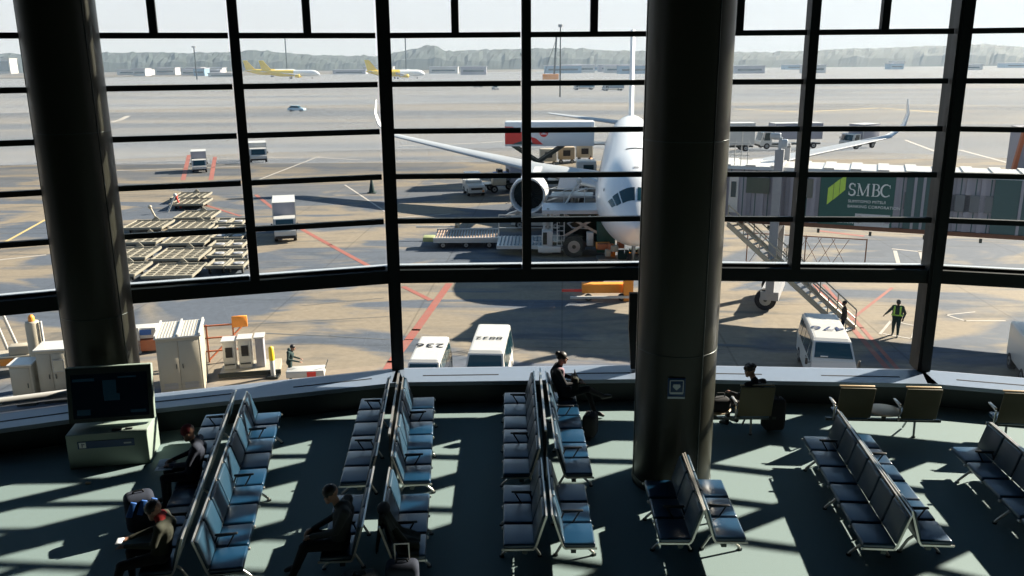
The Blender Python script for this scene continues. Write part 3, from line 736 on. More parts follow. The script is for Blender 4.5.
# dark coat thrown over the last backrest of the second row
p, rz = seat_at(B['2r'], 3, 3, 1)
ctg = thing('coat', 'dark olive coat thrown over the backrest at the near end of the second row', 'coat', p, rz)
b = MB(); R = []
path = [(-.40, .40), (-.37, .62), (-.345, .86), (-.30, .925), (-.245, .88), (-.15, .66), (-.08, .53), (.06, .50), (.16, .49)]
for k, (y, z) in enumerate(path):
    hwid = .24 + .05 * math.sin(k * 1.3) + (.06 if k > 5 else 0); row_ = []
    for q in range(13):
        u = -1 + 2 * q / 12; row_.append((u * hwid + .03 * k - .08, y + .018 * math.sin(q * 2.1 + k), z + .030 + .016 * math.cos(q * 1.7 + k * .8)))
    R.append([(x_, y_, z_ + .02) for x_, y_, z_ in row_] + [(x_, y_, z_ - .02) for x_, y_, z_ in reversed(row_)])
b.loft(R, cloth_olive_m); b.build('cloth', ctg)
b = MB(); b.ball((-.06, -.30, .97), (.15, .09, .07), cloth_black_m); b.build('hood', ctg)
b = MB(); b.tube([(.16, -.16, .78), (.24, .0, .60), (.22, .16, .56)], .055, cloth_olive_m); b.build('sleeve', ctg)

# ================================================================= LUGGAGE
def suitcase(label, loc, rz, w, d, h, m, handle=True, straps=None, lean=0.0, group=None, name='suitcase'):
    t = thing(name, label, 'suitcase' if name == 'suitcase' else 'backpack', loc, rz, group)
    Lm = RX(lean)
    b = MB(); b.rbox((0, 0, .05 + h / 2), (w, d, h), m, min(w, d) * .28, 5, None)
    for k in range(len(b.v)): b.v[k] = Lm @ b.v[k]
    b.build('shell', t)
    if straps:
        b = MB()
        for q in (-.12, .02, .15):
            b.rbox((q * w / .4, -d / 2 - .005, .05 + h * .72), (.085, .03, h * .40), straps, .008, 2, RY(0.4))
        b.build('front_pocket', t)
    if name == 'suitcase':
        for q in (-1, 1):
            b = MB(); b.cyl((q * w * .36, -.03, .03), (q * w * .36, .03, .03), .03, tyre_m, n=12); b.build('wheel', t)
    b = MB()
    if handle: b.tube([(-.09, d * .2, .05 + h), (-.09, d * .2, .05 + h + .22), (.09, d * .2, .05 + h + .22), (.09, d * .2, .05 + h)], .010, chrome_m)
    b.tube([(-.08, 0, .05 + h - .01), (-.06, 0, .05 + h + .035), (.06, 0, .05 + h + .035), (.08, 0, .05 + h - .01)], .013, armpad_m)
    b.build('handle', t)
    return t
g_ = G(143, 531, 0)
suitcase('dark blue backpack with bright blue webbing, standing upright left of the leftmost row', (g_.x, g_.y, 0), math.radians(28), .42, .34, .58, cloth_navy_m, False, blue_m, name='backpack')
suitcase('grey round-topped soft bag at the bottom edge, between near benches of the second row', (-1.93, 9.55, 0), 0.2, .48, .32, .52, cloth_grey_m, False)
suitcase('dark upright suitcase with silver handle at the near end of the second row', (-1.42, 9.72, 0), 0.05, .42, .28, .58, cloth_navy_m, True)
suitcase('black small suitcase on the floor beside the seated person by the window', (*G(590, 438, 0).to_2d(), 0), math.radians(70), .34, .24, .44, cloth_black_m, False)
suitcase('tall black backpack standing right of the beige window seat by the column', (*G(772, 431, 0).to_2d(), 0), 0.1, .40, .32, .62, cloth_black_m, False, name='backpack')
yl = thing('crumpled_wrapper', 'tiny yellowish crumpled wrapper on the floor in a light patch, left of the bags', 'wrapper', (*G(88, 484, 0).to_2d(), 0))
b = MB(); b.ball((0, 0, .02), (.05, .035, .02), wood_m, 9, 6)
for k, v in enumerate(b.v): v += Vector((random.uniform(-.006, .006), random.uniform(-.006, .006), random.uniform(-.004, .004)))
b.build('paper', yl)

# ================================================================= OUTSIDE: APRON
A0 = -6.0
gb = MB()
gb.add([(-1600, 17.9, A0), (1600, 17.9, A0), (1600, 1600, A0), (-1600, 1600, A0)], [(0, 1, 2, 3)], apron_m)
gb.add([(-1600, 17.9, A0), (1600, 17.9, A0), (1600, 17.9, A0 - 1), (-1600, 17.9, A0 - 1)], [(0, 1, 2, 3)], apron_m)
lred_m = mat('worn red line paint', (0.30, 0.055, 0.04), 0.7, 0, 0.2, 1.5, col2=(0.22, 0.12, 0.095))
lwhite_m = mat('worn white line paint', (0.36, 0.34, 0.31), 0.7, 0, 0.2, 1.5)
ltar_m = mat('tar filled groove', (0.09, 0.10, 0.11), 0.8)
lyel_m = mat('worn yellow line paint', (0.50, 0.38, 0.16), 0.7)
def line(pts, w, m, dz=0.01):
    P_ = [G(x, y, A0) for x, y in pts]
    for a, b in zip(P_[:-1], P_[1:]):
        d = (b - a).normalized(); n = Vector((-d.y, d.x, 0)) * w / 2; z = Vector((0, 0, dz)); e = d * w * .3
        gb.add([a - n - e + z, b - n + e + z, b + n + e + z, a + n - e + z], [(0, 1, 2, 3)], m)
line([(449, 284), (416, 330), (392, 362), (383, 378)], 0.42, lred_m)
line([(404, 287), (430, 300)], 0.32, lred_m)
line([(256, 195), (296, 226), (330, 245), (378, 271)], 0.36, lred_m)
line([(205, 205), (240, 216)], 0.3, lred_m)
line([(815, 285), (850, 325), (890, 372)], 0.26, lred_m); line([(824, 285), (862, 328), (900, 372)], 0.20, lred_m)
line([(848, 322), (892, 288)], 0.18, lred_m, .014)
line([(189, 155), (183, 180)], 0.5, lred_m); line([(215, 157), (211, 180)], 0.5, lred_m)
line([(820, 231), (862, 236)], 0.5, lred_m)
line([(895, 251), (899, 266)], 0.25, lwhite_m); line([(920, 251), (925, 266)], 0.25, lwhite_m); line([(893, 249), (922, 252)], 0.25, lwhite_m)
line([(880, 334), (891, 321), (916, 326), (912, 339), (884, 334)], 0.13, lwhite_m)
line([(946, 315), (965, 321), (1005, 321)], 0.14, lwhite_m); line([(946, 315), (975, 312)], 0.12, lwhite_m)
line([(112, 122), (120, 120), (128, 116)], 1.2, lwhite_m)
line([(110, 163), (190, 160), (240, 158), (310, 157), (360, 160)], 0.35, lwhite_m); line([(110, 171), (250, 166)], 0.35, lwhite_m)
line([(395, 146), (480, 143), (520, 140)], 0.5, lwhite_m)
line([(395, 103), (520, 101)], 1.2, lwhite_m); line([(540, 104), (640, 106)], 1.2, lwhite_m)
line([(735, 109), (800, 112), (880, 108), (960, 114)], 1.0, lyel_m)
line([(960, 150), (1020, 166)], 0.5, lwhite_m); line([(905, 140), (945, 155)], 0.5, lwhite_m)
line([(0, 260), (45, 255)], 0.25, lwhite_m); line([(0, 245), (45, 220)], 0.25, lyel_m)
line([(345, 185), (395, 218), (450, 214)], 0.2, lwhite_m); line([(258, 180), (320, 156)], 0.25, lwhite_m)
line([(256, 333), (330, 336), (395, 340), (520, 338), (600, 341)], 0.10, ltar_m); line([(720, 345), (800, 349)], 0.35, ltar_m)
line([(140, 330), (256, 324), (400, 316)], 0.05, ltar_m)
line([(940, 358), (1024, 352)], 0.3, ltar_m)
line([(384, 298), (300, 306)], 0.06, ltar_m)
go = gb.build('ground', None, False); go['kind'] = 'structure'

# ---- aircraft
def ring(s, zc, rx, rz, n=36, x0=0.0):
    return [(x0 + rx * math.sin(2 * PI * i / n), s, zc + rz * math.cos(2 * PI * i / n)) for i in range(n)]
FUS = [(0, 3.50, .04, .04), (.15, 3.50, .42, .40), (.5, 3.52, .78, .76), (1.0, 3.58, 1.12, 1.12), (1.6, 3.70, 1.42, 1.48), (2.3, 3.84, 1.72, 1.84), (3.2, 3.98, 2.02, 2.18),
       (4.5, 4.12, 2.28, 2.44), (6.2, 4.22, 2.44, 2.62), (8.5, 4.25, 2.515, 2.70), (36, 4.25, 2.515, 2.70), (41, 4.50, 2.30, 2.42), (46, 4.95, 1.75, 1.85), (50.5, 5.40, 1.05, 1.15), (54.2, 5.72, .35, .42), (54.9, 5.8, .06, .08)]
def fus_pt(s, th, off_=0.012):
    for a, b in zip(FUS[:-1], FUS[1:]):
        if a[0] <= s <= b[0]:
            t = (s - a[0]) / (b[0] - a[0]); zc, rx, rz = (a[k] + (b[k] - a[k]) * t for k in (1, 2, 3)); break
    return Vector(((rx + off_) * math.sin(th), s - off_ * .5, zc + (rz + off_) * math.cos(th)))
def fus_patch(b, s0, s1, t0, t1, m, skew=0.0, n=4, off_=0.014):
    vs, fs = [], []
    for i in range(n + 1):
        for j in range(n + 1):
            th = math.radians(t0 + (t1 - t0) * j / n); s = s0 + (s1 - s0) * i / n + skew * j / n
            vs.append(fus_pt(s, th, off_))
    for i in range(n):
        for j in range(n): k = i * (n + 1) + j; fs.append((k, k + 1, k + n + 2, k + n + 1))
    b.add(vs, fs, m, True)
def wing_mesh(b, pts, m):
    """pts: list of (x, le_s, te_s, z, thick)"""
    R = []
    for x, le, te, z, th in pts:
        c = te - le; pr = [(0, 0), (.05, .42), (.2, .85), (.45, 1), (.75, .55), (1, .04), (.75, -.35), (.45, -.55), (.2, -.5), (.05, -.3)]
        R.append([(x, le + c * p, z + th * q) for p, q in pr])
    b.loft(R, m, True, True, True)
def nacelle(x, s, z, r, L, parent, m, inner):
    b = MB(); prof = [(r * .90, 0.08), (r * .965, 0.0), (r, 0.10), (r * 1.05, L * .28), (r * 1.02, L * .55), (r * .86, L * .86), (r * .78, L), (r * .70, L), (r * .70, L * .5), (r * .86, .5), (r * .90, .08)]
    Mx = TR(x, s, z) @ RX(-PI / 2)
    R = [[Mx @ Vector((q * math.cos(2 * PI * i / 32), q * math.sin(2 * PI * i / 32), y)) for i in range(32)] for q, y in prof]
    b.loft(R, m, True, False); nb = b.build('nacelle', parent)
    b = MB(); R = [[Mx @ Vector((q * math.cos(2 * PI * i / 32), q * math.sin(2 * PI * i / 32), y)) for i in range(32)] for q, y in ((r * .975, .012), (r * .985, -.02), (r * 1.0, .03), (r * 1.012, .16))]
    b.loft(R, chrome_m, True, False); b.build('intake_lip', nb)
    b = MB()
    for k in range(24):
        a = 2 * PI * k / 24; b.add([Mx @ Vector((q * math.cos(a + o), q * math.sin(a + o), y)) for q, o, y in ((r * .2, 0, .75), (r * .86, 0, .72), (r * .86, .20, .86), (r * .2, .26, .88))], [(0, 1, 2, 3)], darkmetal_m)
    b.cyl(Mx @ Vector((0, 0, .92)), Mx @ Vector((0, 0, .95)), r * .88, inner, n=28); b.build('fan', nb)
    b = MB(); R = [[Mx @ Vector((q * math.cos(2 * PI * i / 20), q * math.sin(2 * PI * i / 20), y)) for i in range(20)] for q, y in ((.02, .35), (r * .12, .5), (r * .2, .76), (r * .2, .9))]
    b.loft(R, steel_m); b.build('spinner', nb)
    b = MB(); R = [[Mx @ Vector((q * math.cos(2 * PI * i / 20), q * math.sin(2 * PI * i / 20), y)) for i in range(20)] for q, y in ((r * .6, L * .7), (r * .5, L * 1.15), (r * .2, L * 1.3))]
    b.loft(R, steel_m); b.build('exhaust', nb)
nose = AT(636, 215, 47.6)
ac = thing('airliner', 'large white twin-engine airliner parked nose towards the terminal windows', 'aircraft', (nose.x, 47.6, A0), -math.atan2(0.126, 0.992))
b = MB(); b.loft([ring(*f) for f in FUS], planewhite_m); b.loft([ring(s, 2.55, rx, rz, 20) for s, rx, rz in ((15, .1, .1), (18, 2.2, .95), (28, 2.3, 1.05), (33, .2, .2))], planegrey_m)
fus = b.build('fuselage', ac)
for side in (1, -1):
    for (s0, s1, t0, t1, sk) in ((1.22, 2.06, 3, 36, .06), (1.34, 2.12, 39, 53, .10), (1.52, 2.16, 55, 66, .22)):
        b = MB(); fus_patch(b, s0, s1, side * t0, side * t1, carglass_m, sk); b.build('cockpit_window', fus)
for side in (1, -1):
    b = MB()
    for k in range(58):
        s = 7.6 + k * .52
        if 20.2 < s < 21.3 or 30 < s < 30.6: continue
        fus_patch(b, s, s + .26, side * 66, side * 73, carglass_m, 0, 1, .012)
    b.build('cabin_windows', fus)
    for s in (5.6, 21, 30.2, 38):
        b = MB()
        for a0, a1, q0, q1 in ((62, 62.6, 0, .95), (100, 100.6, 0, .95)): fus_patch(b, s, s + 1.0, side * a0, side * a1, grey_m, 0, 2)
        fus_patch(b, s, s + .03, side * 62, side * 100, grey_m, 0, 4); fus_patch(b, s + 1, s + 1.03, side * 62, side * 100, grey_m, 0, 4); b.build('cabin_door', fus)
b = MB(); fus_patch(b, 9.5, 10.1, -14, 14, black_m, 0, 4, .02); b.build('roof_marking', fus)
b = MB(); fus_patch(b, 3.5, 3.8, 60, 64, grey_m); fus_patch(b, 3.5, 3.8, -64, -60, grey_m); fus_patch(b, 3.9, 4.1, -4, 4, grey_m); b.build('probe', fus)
for side in (1, -1):
    b = MB()
    wing_mesh(b, [(side * 1.8, 17.0, 28.0, 3.0, .62), (side * 8.0, 23.6, 29.6, 3.55, .42), (side * 16, 29.9, 33.6, 4.5, .24), (side * 23.6, 35.6, 38.0, 5.45, .14)], planegrey_m)
    wg = b.build('wing', ac)
    b = MB(); R = []
    for t, le, c in ((0, 35.6, 2.4), (.12, 35.9, 2.1), (.35, 36.5, 1.7), (.65, 37.3, 1.25), (1.0, 38.4, .7)):
        x = side * (23.6 + 1.7 * min(1, t * 2.2) + .25 * t); z = 5.45 + 3.25 * t ** 1.15
        R.append([(x - side * .06, le, z + .03), (x - side * .02, le + c * .4, z + .05), (x, le + c, z), (x + side * .08, le + c * .4, z - .05)])
    b.loft(R, planewhite_m); b.build('winglet', wg)
    nacelle(side * 7.6, 14.2, 3.0, 1.32, 4.6, ac, planewhite_m, black_m)
    b = MB(); b.prism([(15.2, 4.25), (18.0, 4.7), (24.5, 3.9), (24.5, 3.3), (17.5, 3.7)], side * 7.6 - .15, side * 7.6 + .15, planegrey_m, 'X'); b.build('pylon', ac)
    b = MB(); wing_mesh(b, [(side * .8, 46.6, 52.2, 5.7, .28), (side * 9.3, 52.0, 54.4, 6.5, .10)], planegrey_m); b.build('tailplane', ac)
    b = MB(); b.cyl((side * 4.6, 25.5, .6), (side * 4.6, 25.2, 3.2), .18, steel_m)
    for dy in (-.75, .75):
        for dx in (-.45, .45): b.wheel((side * 4.6 + dx, 25.5 + dy, .57), .57, .38)
    b.build('main_landing_gear', ac)
b = MB(); b.loft([[(-.26, le + .8, z), (0, le, z), (.26, le + .8, z), (.2, te, z), (-.2, te, z)] for le, te, z in ((43.5, 53.6, 6.2), (52.0, 55.9, 15.6))], planewhite_m, True, True, False)
b.M = Matrix(); fin = b.build('tail_fin', ac)
b = MB(); b.cyl((0, 5.2, .45), (0, 5.0, 2.2), .12, steel_m); b.wheel((-.25, 5.2, .45), .45, .26); b.wheel((.25, 5.2, .45), .45, .26); b.bar((0, 5.2, 1.2), (0, 7, 2.0), .08, .08, steel_m); b.build('nose_landing_gear', ac)
b = MB(); b.box((-.55, 5.9, 1.6), (.04, 2.2, 1.2), planewhite_m); b.box((.55, 5.9, 1.6), (.04, 2.2, 1.2), planewhite_m); b.build('gear_door', ac)

def small_jet(label, loc, rz, tail_m, body2):
    t = thing('airliner', label, 'aircraft', loc, rz, None)
    K = .685
    b = MB(); b.loft([ring(s * K, zc * .82, rx * .78, rz_ * .76, 20) for s, zc, rx, rz_ in FUS], planewhite_m); fb = b.build('fuselage', t)
    b = MB(); b.loft([ring(24 * K, 4.25 * .82, 2.515 * .78 + .03, 2.70 * .76 + .03, 20)] + [ring(s * K, zc * .82, rx * .78 + .03, rz_ * .76 + .03, 20) for s, zc, rx, rz_ in FUS if s >= 30 or False] , body2); b.build('rear_livery', fb)
    b = MB(); b.loft([[(-.15, le, z), (.15, le, z), (.12, te, z), (-.12, te, z)] for le, te, z in ((30.0, 36.6, 5.2), (35.4, 38.2, 11.6))], tail_m, True, True, False); b.build('tail_fin', t)
    for side in (1, -1):
        b = MB(); wing_mesh(b, [(side * 1.2, 12.5, 19.0, 2.6, .4), (side * 16, 21.5, 23.2, 4.0, .12)], planegrey_m); b.build('wing', t)
        b = MB(); wing_mesh(b, [(side * .5, 32.5, 36.0, 4.4, .2), (side * 6, 35.6, 37.0, 5.0, .08)], planegrey_m); b.build('tailplane', t)
        b = MB(); b.lathe([(.75, 0), (.98, .1), (1.05, 1.2), (.8, 3.2), (.5, 3.4)], body2, 18); 
        for k in range(len(b.v)): b.v[k] = TR(side * 5.7, 12.0, 1.75) @ RX(-PI / 2) @ b.v[k]
        b.build('engine', t)
        b = MB(); b.wheel((side * 3.8, 18.5, .55), .55, .4); b.cyl((side * 3.8, 18.5, .5), (side * 3.8, 18.4, 2.6), .12, steel_m); b.build('main_landing_gear', t)
    b = MB(); b.wheel((0, 5, .4), .4, .3); b.cyl((0, 5, .4), (0, 5, 1.8), .1, steel_m); b.build('nose_landing_gear', t)
    return t
p = G(320, 78.5); small_jet('distant jet with yellow tail, nose right, in front of another yellow tail', (p.x, p.y, A0), math.radians(97), yellow_m, yellow_m)
p = G(299, 78.2) * (570 / 530); small_jet('distant yellow-tailed jet mostly hidden behind its nearer twin', (p.x, p.y, A0), math.radians(97), yellow_m, yellow_m)
p = G(425, 78.5); small_jet('distant jet with yellow tail standing alone to the right of the others', (p.x, p.y, A0), math.radians(112), yellow_m, yellow_m)

# ---- vehicles
navy_m = mat('navy number paint', (.012, .03, .10), .5)
def van(label, p0, aft, numtxt, dark_txt=True, scl=(1, 1, 1), ts=.72, ty=2.2):
    a = Vector((*aft, 0)).normalized(); t = thing('van', label, 'van', (p0[0], p0[1], A0), math.atan2(a.y, a.x) - PI / 2)
    prof = [(0.02, .32), (0.0, .62), (.03, 1.05), (.20, 1.32), (.86, 1.90), (1.02, 1.98), (2.8, 2.02), (4.45, 1.98), (4.62, 1.88), (4.72, 1.0), (4.72, .32)]
    def hw(z): return .845 if z < 1.05 else .845 - (z - 1.05) * .16
    b = MB(); xs = (-1, -.96, -.85, .85, .96, 1)
    R = []
    for q in xs:
        k = {1: 0.05, .96: .015, .85: 0}[abs(q)]
        R.append([(q * hw(z), min(max(y, k), 4.72 - k), z - (k if z > 1.9 else 0)) for y, z in prof])
    b.loft(R, white_m, True, True, False); bd = b.build('bodywork', t)
    b = MB(); b.add([(-.72, .28, 1.39), (.72, .28, 1.39), (.64, .80, 1.85), (-.64, .80, 1.85)], [(0, 1, 2, 3)], carglass_m)
    for k in range(len(b.v)): b.v[k] += Vector((0, -.014, .010))
    b.build('windscreen', t)
    for s in (-1, 1):
        for y0, y1, y0t, y1t in ((.55, 1.35, .92, 1.38), (1.5, 2.7, 1.5, 2.7), (2.8, 3.65, 2.8, 3.65), (3.75, 4.5, 3.75, 4.42)):
            b = MB(); b.add([(s * (hw(1.12) + .008), y0, 1.12), (s * (hw(1.12) + .008), y1, 1.12), (s * (hw(1.78) + .008), y1t, 1.78), (s * (hw(1.78) + .008), y0t, 1.78)], [(0, 1, 2, 3)], carglass_m); b.build('side_window', t)
        for y in (.85, 3.75):
            b = MB(); b.wheel((s * .76, y, .32), .32, .2); b.build('wheel', t)
        b = MB(); b.rbox((s * .98, .42, 1.18), (.10, .10, .26), black_m, .03, 2); b.bar((s * .80, .5, 1.12), (s * .96, .44, 1.12), .03, .03, black_m); b.build('mirror', t)
        b = MB(); b.rbox((s * .62, .03, .80), (.30, .06, .14), ledge_m, .02, 2); b.build('headlamp', t)
        b = MB(); b.bar((s * (hw(1.5) + .01), 1.42, .4), (s * (hw(1.5) + .01), 1.42, 1.05), .01, .012, grey_m); b.box((s * .853, 1.55, 1.0), (.02, .16, .03), black_m); b.build('door_handle', t)
    b = MB(); b.rbox((0, .0, .46), (1.66, .12, .26), ledge_m, .04, 2); b.box((0, -.065, .5), (.34, .02, .16), lime_m); b.box((0, .0, .80), (.8, .05, .10), black_m); b.build('bumper', t)
    b = MB(); b.box((-.35, .30, 1.44), (.28, .02, .07), paper_m, 0, RX(.7)); b.build('parking_card', t)
    text_mesh(numtxt, ts, navy_m if dark_txt else black_m, 'lettering', t, TR(0, ty, 2.035) @ RZ(PI), .003, sx=1.25)
    t.scale = scl; return t
van('white minibus numbered 476 on its roof, parked right of the round column', (12.42, 31.55), (.73, 3.55), '476')
van('white van numbered 236 on its roof, beside the window mullion', (-3.34, 29.75), (.17, 3.0), '236', False, (.80, .80, .97), .80, 2.9)
v3 = van('taller white van right of van 236, dark windscreen towards the window', (-1.08, 30.25), (.28, 3.8), '8832', False, (.94, .96, 1.03), .46, 2.4)
def wheel4(b, xs, ys, r, w):
    for x in xs:
        for y in ys: b.wheel((x, y, r), r, w)
def box_truck(label, loc, rz, L=6.5, Wd=2.2, Hb=2.0, zb=.95, boxm=None, cabm=None, name='box_truck', cabh=2.1, scale=1.0, roofm=None):
    t = thing(name, label, 'truck', loc, rz, None, scale)
    boxm = boxm or lilac_m; cabm = cabm or white_m
    b = MB(); b.prism([(0, .45), (0, 1.0), (.12, 1.15), (.42, cabh - .08), (.6, cabh), (1.65, cabh), (1.65, .45)], -Wd / 2 * .94, Wd / 2 * .94, cabm, 'X'); b.build('cab', t)
    b = MB(); b.add([(-Wd * .40, .125, 1.2), (Wd * .40, .125, 1.2), (Wd * .38, .40, cabh - .14), (-Wd * .38, .40, cabh - .14)], [(0, 1, 2, 3)], carglass_m)
    for k in range(4): b.v[k] += Vector((0, -.03, 0))
    b.build('windscreen', t)
    for s in (-1, 1):
        b = MB(); b.add([(s * (Wd * .47 + .01), .5, 1.2), (s * (Wd * .47 + .01), 1.4, 1.2), (s * (Wd * .47 + .01), 1.4, cabh - .15), (s * (Wd * .47 + .01), .65, cabh - .15)], [(0, 1, 2, 3)], carglass_m); b.build('side_window', t)
        b = MB(); b.rbox((s * (Wd / 2 + .12), .35, 1.5), (.14, .08, .3), black_m, .02, 2); b.build('mirror', t)
        for y in (.95, L - 1.2):
            b = MB(); b.wheel((s * (Wd / 2 - .16), y, .42), .42, .28); b.build('wheel', t)
    b = MB(); b.box((0, L / 2 + .4, .62), (Wd * .6, L - .8, .22), darkmetal_m); b.box((0, .0, .5), (Wd * .9, .12, .24), black_m); b.build('chassis', t)
    b = MB(); b.rbox((0, (L + 2.0) / 2, zb + Hb / 2), (Wd, L - 2.0, Hb), boxm, .04, 2); b.box((0, (L + 2.0) / 2, zb + Hb + .02), (Wd + .04, L - 1.96, .05), roofm or white_m)
    for s in (-1, 1): b.box((s * Wd / 2, 2.0, zb + Hb / 2), (.08, .06, Hb), white_m)
    b.build('cargo_box', t)
    return t
box_truck('box truck with white cab standing alone beside the thin red line', (-16.2, 61.0, A0), math.radians(14), 6.2, 1.9, 2.2, scale=.84)
p = G(200, 173); box_truck('white-edged box truck beyond the luggage dollies', (p.x, p.y, A0), math.radians(19), 5.5, 2.3, 2.3, boxm=lilac_m, scale=.72)
p = G(259, 163); box_truck('white flat-roofed truck just right of the left window mullion', (p.x, p.y, A0), math.radians(17), 5.5, 2.5, 1.8, boxm=white_m, scale=.86)
p = G(757, 148.5); box_truck('long white lorry right of the column beyond the boarding bridge', (p.x, p.y, A0), math.radians(-84), 9.0, 2.4, 2.2, 1.3, boxm=lilac_m, name='lorry', cabh=2.4)
p = G(845, 149); box_truck('grey container truck with white roof above the green bank sign', (p.x, p.y, A0), math.radians(-60), 5.5, 2.4, 2.4, .9, name='container_truck')
p = G(727, 151); box_truck('pale truck half hidden by the right side of the column', (p.x - 3.5, p.y, A0), math.radians(-86), 7.0, 2.4, 2.9, .9, boxm=white_m, name='box_truck')
def car(label, loc, rz, m, scale=1.0):
    t = thing('car', label, 'car', loc, rz, None, scale)
    b = MB(); R = []
    for q, k in ((-.86, .06), (-.80, 0), (.80, 0), (.86, .06)):
        R.append([(q, y, z) for y, z in ((.05 + k, .3), (0.0 + k, .6), (.15 + k, .78), (1.1, .92), (3.9, .95), (4.25 - k, .8), (4.3 - k, .3))])
    b.loft(R, m, True, True, False); b.build('bodywork', t)
    b = MB(); b.loft([[(-.72, 1.1, .9), (.72, 1.1, .9), (.72, 4.0, .93), (-.72, 4.0, .93)], [(-.60, 1.75, 1.42), (.60, 1.75, 1.42), (.60, 3.4, 1.42), (-.60, 3.4, 1.42)]], carglass_m, True, True, False); b.build('windows', t)
    b = MB(); b.box((0, 2.57, 1.44), (1.2, 1.65, .04), m); b.build('roof_panel', t)
    for s in (-1, 1):
        for y in (.85, 3.4):
            b = MB(); b.wheel((s * .76, y, .31), .31, .2); b.build('wheel', t)
    return t
p = G(305, 111.5); car('small blue and white car alone on the far taxiway, left half', (p.x, p.y, A0), math.radians(80), mat('pale blue car', (.35, .5, .62), .3))
p = G(483, 87.5); car('tiny pale car far out, left of the tall mast', (p.x, p.y, A0), math.radians(85), white_m)
p = G(497, 90); car('tiny grey car far out, nearer of the pair left of the mast', (p.x, p.y, A0), math.radians(20), grey_m)
p = G(574, 90); box_truck('distant dark blue truck left of the tail fin', (p.x, p.y, A0), math.radians(-80), 8, 3, 2.5, boxm=mat('dull blue box', (.12, .22, .30), .5))
p = G(603, 91); box_truck('distant grey blue truck nearest to the tail fin', (p.x, p.y, A0), math.radians(-75), 8, 3, 2.3, boxm=mat('slate box', (.18, .24, .30), .5))

# pedestrian on the apron
wp = G(895, 336)
wk = person('person', 'airport worker in dark clothes and green hi-vis vest walking on the open apron', (wp.x, wp.y, A0), math.radians(150),
       stand(knl=(-.10, .12, .51), anl=(-.11, .10, .10), tol=(-.12, .26, .04), knr=(.12, -.04, .51), anr=(.13, -.16, .12), tor=(.14, -.02, .035), ell=(-.33, .02, 1.16), hal=(-.28, .16, .95), elr=(.37, .02, 1.18), har=(.50, .10, 1.04), face=(-.4, 1, -.5)),
       worker_m, worker_m, w=1.28, hairkind='cap')
b = MB()
R = []
for z, rx, ry in ((1.00, .235, .185), (1.15, .23, .18), (1.32, .245, .185), (1.46, .21, .15)):
    R.append([(rx * math.cos(2 * PI * i / 20), .0 + ry * math.sin(2 * PI * i / 20), z) for i in range(20)])
b.loft(R, worker_m, True, False)
for q in (-.13, .13): b.rbox((q, 0, 1.25), (.075, .39, .44), hivis_m, .01, 2)
b.rbox((0, 0, 1.06), (.49, .39, .06), hivis_m, .01, 2); b.build('hi_vis_vest', wk)
pq = G(842, 337)
person('person', 'dark-haired person standing just behind minibus 476', (pq.x, pq.y, A0), math.radians(70), stand(), cloth_black_m, cloth_navy_m)
pq = G(291, 384)
person('person', 'crouching worker in dark green beside the white cart, below the window', (pq.x, pq.y, A0), math.radians(-80), stand(head=(0, .18, 1.55), chest=(0, .08, 1.25), neck=(0, .12, 1.42), hal=(-.2, .4, 1.0), har=(.2, .4, 1.0)), worker_m, worker_m)

# ---- roller deck dolly and cargo loader left of the nose
def rollers(b, x0, x1, y0, y1, z, m, nx=22, ny=3):
    for i in range(nx):
        x = x0 + (x1 - x0) * (i + .5) / nx
        for j in range(ny):
            a = y0 + (y1 - y0) * (j + .06) / ny; c = y0 + (y1 - y0) * (j + .94) / ny
            b.cyl((x, a, z), (x, c, z), .05, m, n=6)
dl = thing('roller_deck_dolly', 'low white cargo dolly with a roller deck, left of the loader', 'cargo dolly', (-3.15, 60.2, A0), 0.0)
b = MB(); b.box((0, 0, .55), (4.5, 3.4, .20), white_m)
for s in (-1, 1): b.box((0, s * 1.7, .72), (4.5, .12, .18), white_m)
b.build('deck', dl); b = MB(); rollers(b, -2.2, 2.2, -1.6, 1.6, .70, mat('rust brown roller', (.28, .20, .15), .6)); b.build('rollers', dl)
for s in (-1, 1):
    for x in (-1.6, 0, 1.6):
        b = MB(); b.wheel((x, s * 1.45, .25), .25, .2, axis=(0, 1, 0)); b.build('wheel', dl)
b = MB(); b.rbox((-2.6, -.9, .62), (.8, 1.0, .3), mat('olive box', (.30, .33, .15), .5), .03, 2); b.build('battery_box', dl)
b = MB(); b.box((-2.3, 1.9, .9), (3.0, .10, .10), white_m); b.rbox((-.8, 2.0, 1.0), (.35, .3, .4), cream_m, .03, 2); b.build('rear_beam', dl)
ld = thing('cargo_loader', 'big white cargo loader with railings and lift frame beside the airliner nose', 'cargo loader', (2.6, 56.2, A0), math.radians(-2))
b = MB(); b.box((-1.8, 1.4, .62), (3.6, 3.2, .22), white_m)
rollers(b, -3.5, -.1, -.1, 2.9, .78, mat('slate roller', (.16, .24, .28), .4), 14, 3); b.build('lower_deck', ld)
b = MB()
for z in (1.3, 1.75, 2.2): b.bar((-3.6, 3.1, z), (1.6, 3.1, z), .05, .05, white_m)
for x in (-3.6, -1.9, -.2, 1.6): b.bar((x, 3.1, .7), (x, 3.1, 2.2), .05, .05, white_m)
for z in (1.0, 1.4): b.bar((-1.5, -.2, z), (.7, -.2, z), .05, .05, white_m)
for x in (-1.5, -.4, .7): b.bar((x, -.2, .6), (x, -.2, 1.4), .05, .05, white_m)
b.build('railing', ld)
b = MB(); b.rbox((-.25, -.1, 1.05), (.7, .9, 1.5), white_m, .05, 2); b.box((-.4, -.57, 1.3), (.26, .03, .8), darkmetal_m); b.rbox((-.1, -.1, .55), (1.5, 1.0, .4), white_m, .05, 2); b.build('control_cabin', ld)
b = MB()
for x in (-.45, .05): b.bar((x, -.1, 1.5), (x, -.1, 3.1), .14, .14, white_m)
b.cyl((-.2, 0, .6), (-.2, 0, 3.2), .09, steel_m)
